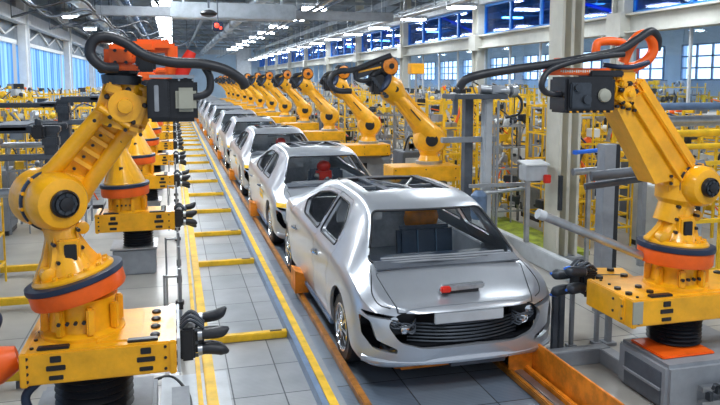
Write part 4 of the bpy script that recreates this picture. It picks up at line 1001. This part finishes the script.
place([(10.6, 10.4, 2.2, 1.0, 2.3, Yd), (10.9, 13.2, 2.2, 1.2, 2.2, G), (13.6, 12.6, 2.0, 1.0, 2.3, Yd), (12.6, 19.4, 1.4, 1.2, 2.2, Yd), (16.4, 16.2, 2.0, 1.2, 2.3, G), (18.0, 24.4, 2.0, 1.2, 2.4, Yd), (13.2, 25.6, 1.8, 1.2, 2.4, Yd), (12.6, 15.8, 2.2, 1.2, 2.3, Yd), (10.7, 17.4, 1.8, 1.2, 2.2, Yd), (14.6, 18.4, 2.2, 1.2, 2.3, G), (11.2, 21.6, 2.0, 1.2, 2.2, Yd), (14.0, 23.0, 2.2, 1.2, 2.2, Yd), (11.0, 26.2, 2.0, 1.2, 2.2, G), (13.0, 29.4, 2.4, 1.2, 2.2, Yd), (11.2, 33.0, 2.0, 1.2, 2.3, Yd), (14.2, 36.0, 2.4, 1.2, 2.2, G), (11.4, 40.0, 2.0, 1.2, 2.3, Yd), (16.6, 27.0, 2.2, 1.2, 2.3, Yd), (16.8, 21.0, 2.0, 1.2, 2.5, Yd)],
      'racks in the bay beyond the columns', 'steel rack of machine parts in the bay beyond the columns, %s from the front')
place([(-3.6, 11.2, 1.6, 1.0, 2.1, Yd), (-2.1, 13.2, 1.2, .9, 2.0, G), (-2.6, 9.4, .9, .7, 1.9, Yd), (-3.5, 17.4, .6, .6, 2.3, Yd), (-4.2, 21.3, 1.0, .9, 2.4, Yd), (-3.9, 15.0, 1.5, 1.0, 2.2, Yd), (-2.4, 16.8, 1.3, .9, 2.1, Yd), (-3.8, 19.2, 1.5, 1.0, 2.3, Yd), (-2.2, 20.6, 1.2, .9, 2.0, G), (-3.6, 23.4, 1.5, 1.0, 2.3, Yd), (-2.3, 25.4, 1.3, .9, 2.1, Yd), (-3.8, 28.4, 1.5, 1.0, 2.2, G), (-2.5, 31.4, 1.4, 1.0, 2.2, Yd), (-3.7, 35.4, 1.5, 1.0, 2.2, Yd), (-2.6, 40.4, 1.4, 1.0, 2.2, Yd), (-3.6, 46, 1.5, 1.0, 2.2, G)],
      'racks along the left wall', 'steel rack crowded with fittings near the left wall windows, %s from the front')
# light grey fixtures between the right robots
place([(5.9, 19.2, 1.0, .8, 1.7, S_), (5.7, 23.4, 1.0, .8, 1.8, S_), (5.9, 27.6, 1.0, .8, 1.8, S_), (5.9, 31.9, 1.0, .8, 1.8, S_), (5.9, 36.2, 1.0, .8, 1.8, S_)],
      'steel stands behind the right robots', 'bright steel stand of fittings behind the right robot row, %s from the front', name='fixture_stand', cat='stand')
def machine(x, y, w, d, h, col, label):
    t = thing('machine_cabinet', label, 'machine', (x, y, 0), 'machine cabinets among the racks')
    MB().m(col).box((x, y, h * .5 + .04), (w, d, h - .08), bev=.015).m('black').box((x, y, .04), (w * .96, d * .94, .08)).build('body', None, t)
    dr = MB().m('grey_light' if col != 'grey_light' else 'grey').box((x - w * .22, y - d / 2 - .01, h * .52), (w * .42, .02, h * .75), bev=.004).build('door', None, t)
    MB().m('black').box((x - w * .06, y - d / 2 - .03, h * .55), (.02, .03, .12)).build('handle', None, dr)
    m = MB().m('black').box((x + w * .24, y - d / 2 - .008, h * .7), (w * .36, .02, h * .22), bev=.004).m('steel')
    for k in range(5): m.box((x + w * .24, y - d / 2 - .012, h * (.2 + .06 * k)), (w * .34, .014, .015))
    m.build('panel', None, t)
    m = MB().m('steel')
    for k in range(4): a = x + w * (rnd.random() - .5) * .8; m.cyl((a, y, h), (a + .1, y, h + .15 + .3 * rnd.random()), .03).box((a + .1, y - .05, h + .1), (.14, .12, .1), bev=.01)
    m.m('black').loft(smooth_path([(x - w * .3, y, h), (x - w * .2, y - .1, h + .3), (x + w * .1, y, h + .25), (x + w * .3, y, h)], 5), .02, 8)
    tag(m.build('top_fittings', None, t), kind='stuff')
mc = [(4.95, 14.1, .7, .7, 1.1, 'grey_dark'), (5.2, 17.9, .7, .6, 1.0, 'grey'), (6.75, 11.7, .7, .7, 1.0, 'grey'), (7.4, 9.2, .8, .7, 1.0, 'grey_light'), (8.5, 11.2, .6, .6, 1.2, 'grey_dark'), (7.3, 14.1, .5, .6, 1.1, 'grey_light'), (5.25, 22.2, .8, .7, 1.2, 'grey'), (8.3, 20.5, .6, .6, 1.2, 'grey'), (5.7, 25.6, .8, .7, 1.2, 'grey_dark'), (10.9, 8.2, 1.0, .8, 1.3, 'grey'), (14.6, 14.2, 1.0, .8, 1.3, 'grey_light'), (10.6, 15.4, 1.0, .8, 1.3, 'grey_dark'), (10.8, 19.4, 1.0, .8, 1.4, 'grey_light'), (14.8, 20.6, 1.1, .8, 1.4, 'grey'), (11.0, 24.0, 1.1, .8, 1.4, 'grey'), (13.6, 27.6, 1.1, .8, 1.5, 'grey_dark'),
      (-3.55, 9.7, .8, .7, 1.0, 'grey_dark'), (-3.1, 13.0, .8, .7, 1.1, 'grey'), (-1.75, 15.2, .7, .6, 1.0, 'grey_light'), (-3.4, 25.8, .7, .7, 1.2, 'grey'), (-1.8, 18.6, .7, .6, 1.1, 'grey_dark')]
nr = nl = 0
for (x, y, w, d, h, col) in mc:
    if x > 0: lab = 'machine cabinet on the right side of the hall, %s from the front' % ORD[sorted(q[1] for q in mc if q[0] > 0).index(y)]
    else: lab = 'machine cabinet on the left side of the hall, %s from the front' % ORD[sorted(q[1] for q in mc if q[0] < 0).index(y)]
    machine(x, y, w, d, h, col, lab)
# dark frames at the left edge
def portal(x, y, z, w, h, label, group='dark frames at the left edge'):
    t = thing('conveyor_frame', label, 'frame', (x, y, 0), group)
    m = MB().m('dark_steel').box((x, y, z), (w, .12, .07), bev=.01).box((x, y + .5, z), (w, .1, .06), bev=.01).m('grey_dark').box((x + w * .3, y + .25, z + .02), (.3, .62, .06))
    m.build('top_rail', None, t); MB().m('grey_dark').box((x, y, z - .28), (w, .1, .06), bev=.01).build('lower_rail', None, t)
    for s in ((-.46, .46) if w > 1 else (-.46,)): MB().m('dark_steel').box((x + s * w, y + .02, z / 2), (.13, .13, z), bev=.01).box((x + s * w, y + .0, z - .12), (.16, .15, .12), bev=.02).build('leg', None, t)
    MB().m('steel').cyl((x - w * .5, y - .1, z - .62), (x + w * .42, y - .1, z - .62), .045).build('cross_pipe', None, t)
    MB().m('black').box((x + w * .46 - .1, y - .10, z - .02), (.12, .1, .14), bev=.02).m('dark_steel').lathe((x + w * .46 - .1, y - .1, z + .05), (0, 0, 1), [(.03, 0), (.03, .05), (.02, .06)], 12).build('clamp', None, t)
    return t
portal(-2.25, 7.6, 2.11, 2.3, 2.2, 'dark steel frame at the left edge, behind the nearest left robot')
portal(-1.02, 9.3, 2.36, .62, 2.2, 'dark steel frame a step further back, touching the first row of racks')
portal(-2.3, 12.1, 2.20, 1.4, 2.2, 'smaller dark frame, farthest of the three left frames')
org()
t = thing('control_cabinet', 'tall grey control cabinet at the left edge of the picture', 'cabinet', (-2.45, 10.0, 0))
MB().m('grey').box((-2.47, 10.0, .88), (.42, .5, 1.76), bev=.015).build('body', None, t); MB().m('grey_light').box((-2.47, 9.74, .9), (.34, .02, 1.5), bev=.004).build('door', None, t); MB().m('chrome').box((-2.34, 9.725, 1.0), (.02, .03, .14)).build('handle', None, [c for c in kids(t) if c.name.startswith('door')][0])
MB().m('dark_steel').box((-2.45, 9.98, 1.79), (.5, .5, .06)).build('top', None, t)
org()
# yellow low barriers on the left floor
for i, (x, y, l) in enumerate(((-2.0, 8.5, 1.6), (-1.85, 6.3, 1.3), (-1.9, 10.0, 1.4))):
    t = thing('floor_barrier', 'low yellow floor bar on the left, %s from the front' % ORD[[1, 0, 2][i]], 'barrier', (x, y, 0), 'low yellow bars on the left floor')
    MB().m('yellow_dull').box((x, y, .10), (l, .09, .08), bev=.01).build('bar', None, t)
    for s in (-.42, .42): MB().m('grey_dark').box((x + s * l, y, .03), (.08, .12, .06)).build('foot', None, t)
org()
# upright tool posts and cables beside the left robots
for i, y in enumerate((6.6, 7.5, 8.2, 11.6, 12.4, 15.4, 16.2)):
    t = thing('post_stand', 'thin steel post stand between the left robots, %s from the front' % ORD[i], 'stand', (.02, y, 0), 'post stands between the left robots')
    MB().m('steel').cyl((.02, y, 0), (.02, y, .85), .016, seg=8).build('post', None, t); MB().m('black').cyl((.02, y, 0), (.02, y, .05), .05, seg=12).box((.02, y, .5), (.05, .05, .07)).build('base', None, t)
    if i % 2 == 0: MB().m('steel').cyl((-.12, y, 0), (-.12, y, .8), .012, seg=8).bar((-.12, y, .78), (.02, y, .78), .02).build('side_post', None, t)
org()
tag(hose('floor_cable', [(-.4, 5.9, .03), (-.1, 6.1, .03), (.05, 5.75, .03), (.08, 5.4, .03)], .014, 'black', None), 'black cable curling on the floor beside the nearest left robot', 'cable')
# pipes and handrails on the right
for i, (x0, y, x1, z, r, mt, lab) in enumerate(((6.2, 8.6, 9.6, 2.22, .055, 'blue_grey', 'blue-grey pipe crossing the right edge, upper of two'), (6.0, 8.3, 9.6, 2.03, .075, 'steel', 'thicker grey pipe crossing the right edge under a blue-grey one'), (6.2, 8.0, 9.0, 1.88, .05, 'yellow_dull', 'yellow rail crossing the right edge below the grey pipes'), (6.3, 7.8, 9.0, 1.72, .04, 'yellow_dull', 'lower thin yellow rail crossing the right edge'))):
    t = thing('pipe_run', lab, 'pipe', (x0, y, 0)); MB().cyl((x0, y, z), (x1, y, z), r).build('pipe', mt, t)
    MB().box((x0 + .3, y, z / 2 - r / 2), (.07, .07, z - r)).build('support', 'grey', t); MB().box((x1 - .3, y, z / 2 - r / 2), (.07, .07, z - r)).build('support', 'grey', t)
org()
t = thing('steel_post', 'wide grey post with a dark edge right of the cream column', 'post', (4.62, 6.7, 0))
MB().m('grey').box((4.60, 6.7, .95), (.14, .14, 1.9)).build('post', None, t); MB().m('black').box((4.705, 6.7, .95), (.05, .12, 1.9)).build('edge', None, t)
org()
t = thing('nozzle', 'blue nozzle with a clear pipe mounted beside the cream column', 'nozzle', (5.6, 8.6, 1.6))
MB().m('blue').cyl((5.30, 8.4, 1.62), (5.62, 8.4, 1.64), .03).box((5.28, 8.4, 1.62), (.07, .06, .06), bev=.01).build('nozzle', None, t); MB().m('white').cyl((5.6, 8.4, 1.63), (6.2, 8.4, 1.66), .025).build('pipe', None, t)
MB().m('steel').cyl((5.25, 8.4, 1.35), (5.7, 8.4, 1.37), .05).box((5.5, 8.4, .7), (.05, .05, 1.4)).build('stand', None, t)
org()
tag(MB().m('red').box((17.6, 24.6, 3.35), (1.1, .2, 1.0), bev=.02).box((17.6, 24.6, 5.3), (.05, .05, 3.1)).build('red_panel'), 'red panel hanging before the far bright windows at the right', 'panel')
tag(MB().m('yellow_far').box((6.3, 17.8, 2.9), (.38, .3, .28), bev=.02).m('steel').box((6.3, 17.8, 1.38), (.05, .05, 2.76)).build('signal_box'), 'small yellow box on a pole right of the big yellow robot', 'box')
# control cabinet with brackets at lower right corner
t = thing('junction_bracket', 'steel bracket with small valves at the lower right corner', 'bracket', (4.35, 4.35, 0))
m = MB().m('steel').box((4.15, 4.38, .20), (.45, .05, .04)).box((4.15, 4.38, .08), (.45, .05, .04)).m('dark_steel')
for k in range(6): m.box((3.98 + .07 * k, 4.35, .15 + .05 * (k % 2)), (.03, .05, .07)).cyl((3.98 + .07 * k, 4.32, .22), (3.98 + .07 * k, 4.30, .26), .012, seg=8)
m.m('steel').box((4.35, 4.38, .1), (.04, .05, .2))
m.build('bracket', None, t)
org()
t = thing('safety_fence', 'wire mesh fence panel in a yellow frame behind the nearest right robot', 'fence', (6.9, 7.4, 0))
m = MB().m('yellow_dull')
for k in range(6): m.box((5.9 + .45 * k, 7.4, .8), (.05, .05, 1.6))
for z in (.15, .8, 1.55): m.box((7.0, 7.4, z), (2.3, .04, .05))
m.build('frame', None, t)
org()

# ------------------------------------------------------------ light
wd = bpy.data.worlds.new('world'); bpy.context.scene.world = wd; wd.use_nodes = True
wd.node_tree.nodes['Background'].inputs[0].default_value = (.75, .86, 1, 1); wd.node_tree.nodes['Background'].inputs[1].default_value = .65
def area(name, loc, sx, sy, pw, rot=(0, 0, 0), col=(.93, .97, 1)):
    d = bpy.data.lights.new(name, 'AREA'); d.shape = 'RECTANGLE'; d.size = sx; d.size_y = sy; d.energy = pw; d.color = col
    o = bpy.data.objects.new(name, d); C.objects.link(o); o.location = loc; o.rotation_euler = rot
for i in range(16): area('lamp_light', (-.3, 8 + i * 2.35, 5.55), .75, 1.25, 42)
area('lamp_light', (-.3, 3.3, 5.55), .75, 1.25, 70)
for i in range(12): area('lamp_light', (6.1, 9 + i * 5.4, 5.62), 1.0, .5, 92)
area('lamp_light', (6.1, 3.6, 5.62), 1.0, .5, 110)
for i in range(10): area('lamp_light', (8.35, 11 + i * 4.3, 4.70), .8, .35, 30)
for i in range(8): area('lamp_light', (14, 9 + i * 9, 5.14), 1.2, .3, 260)
for i in range(6): area('lamp_light', (-3.3, 14 + i * 6, 4.70), .45, .45, 40)
area('lamp_light', (2.6, 1.5, 5.5), 1.2, 1.2, 170)
sc = bpy.context.scene
sc.view_settings.view_transform = 'Standard'; sc.view_settings.look = 'None'; sc.view_settings.gamma = 1; sc.view_settings.exposure = .12
sc.cycles.max_bounces = 6; sc.cycles.transparent_max_bounces = 16; sc.cycles.diffuse_bounces = 3; sc.cycles.glossy_bounces = 3
sc.cycles.use_denoising = True
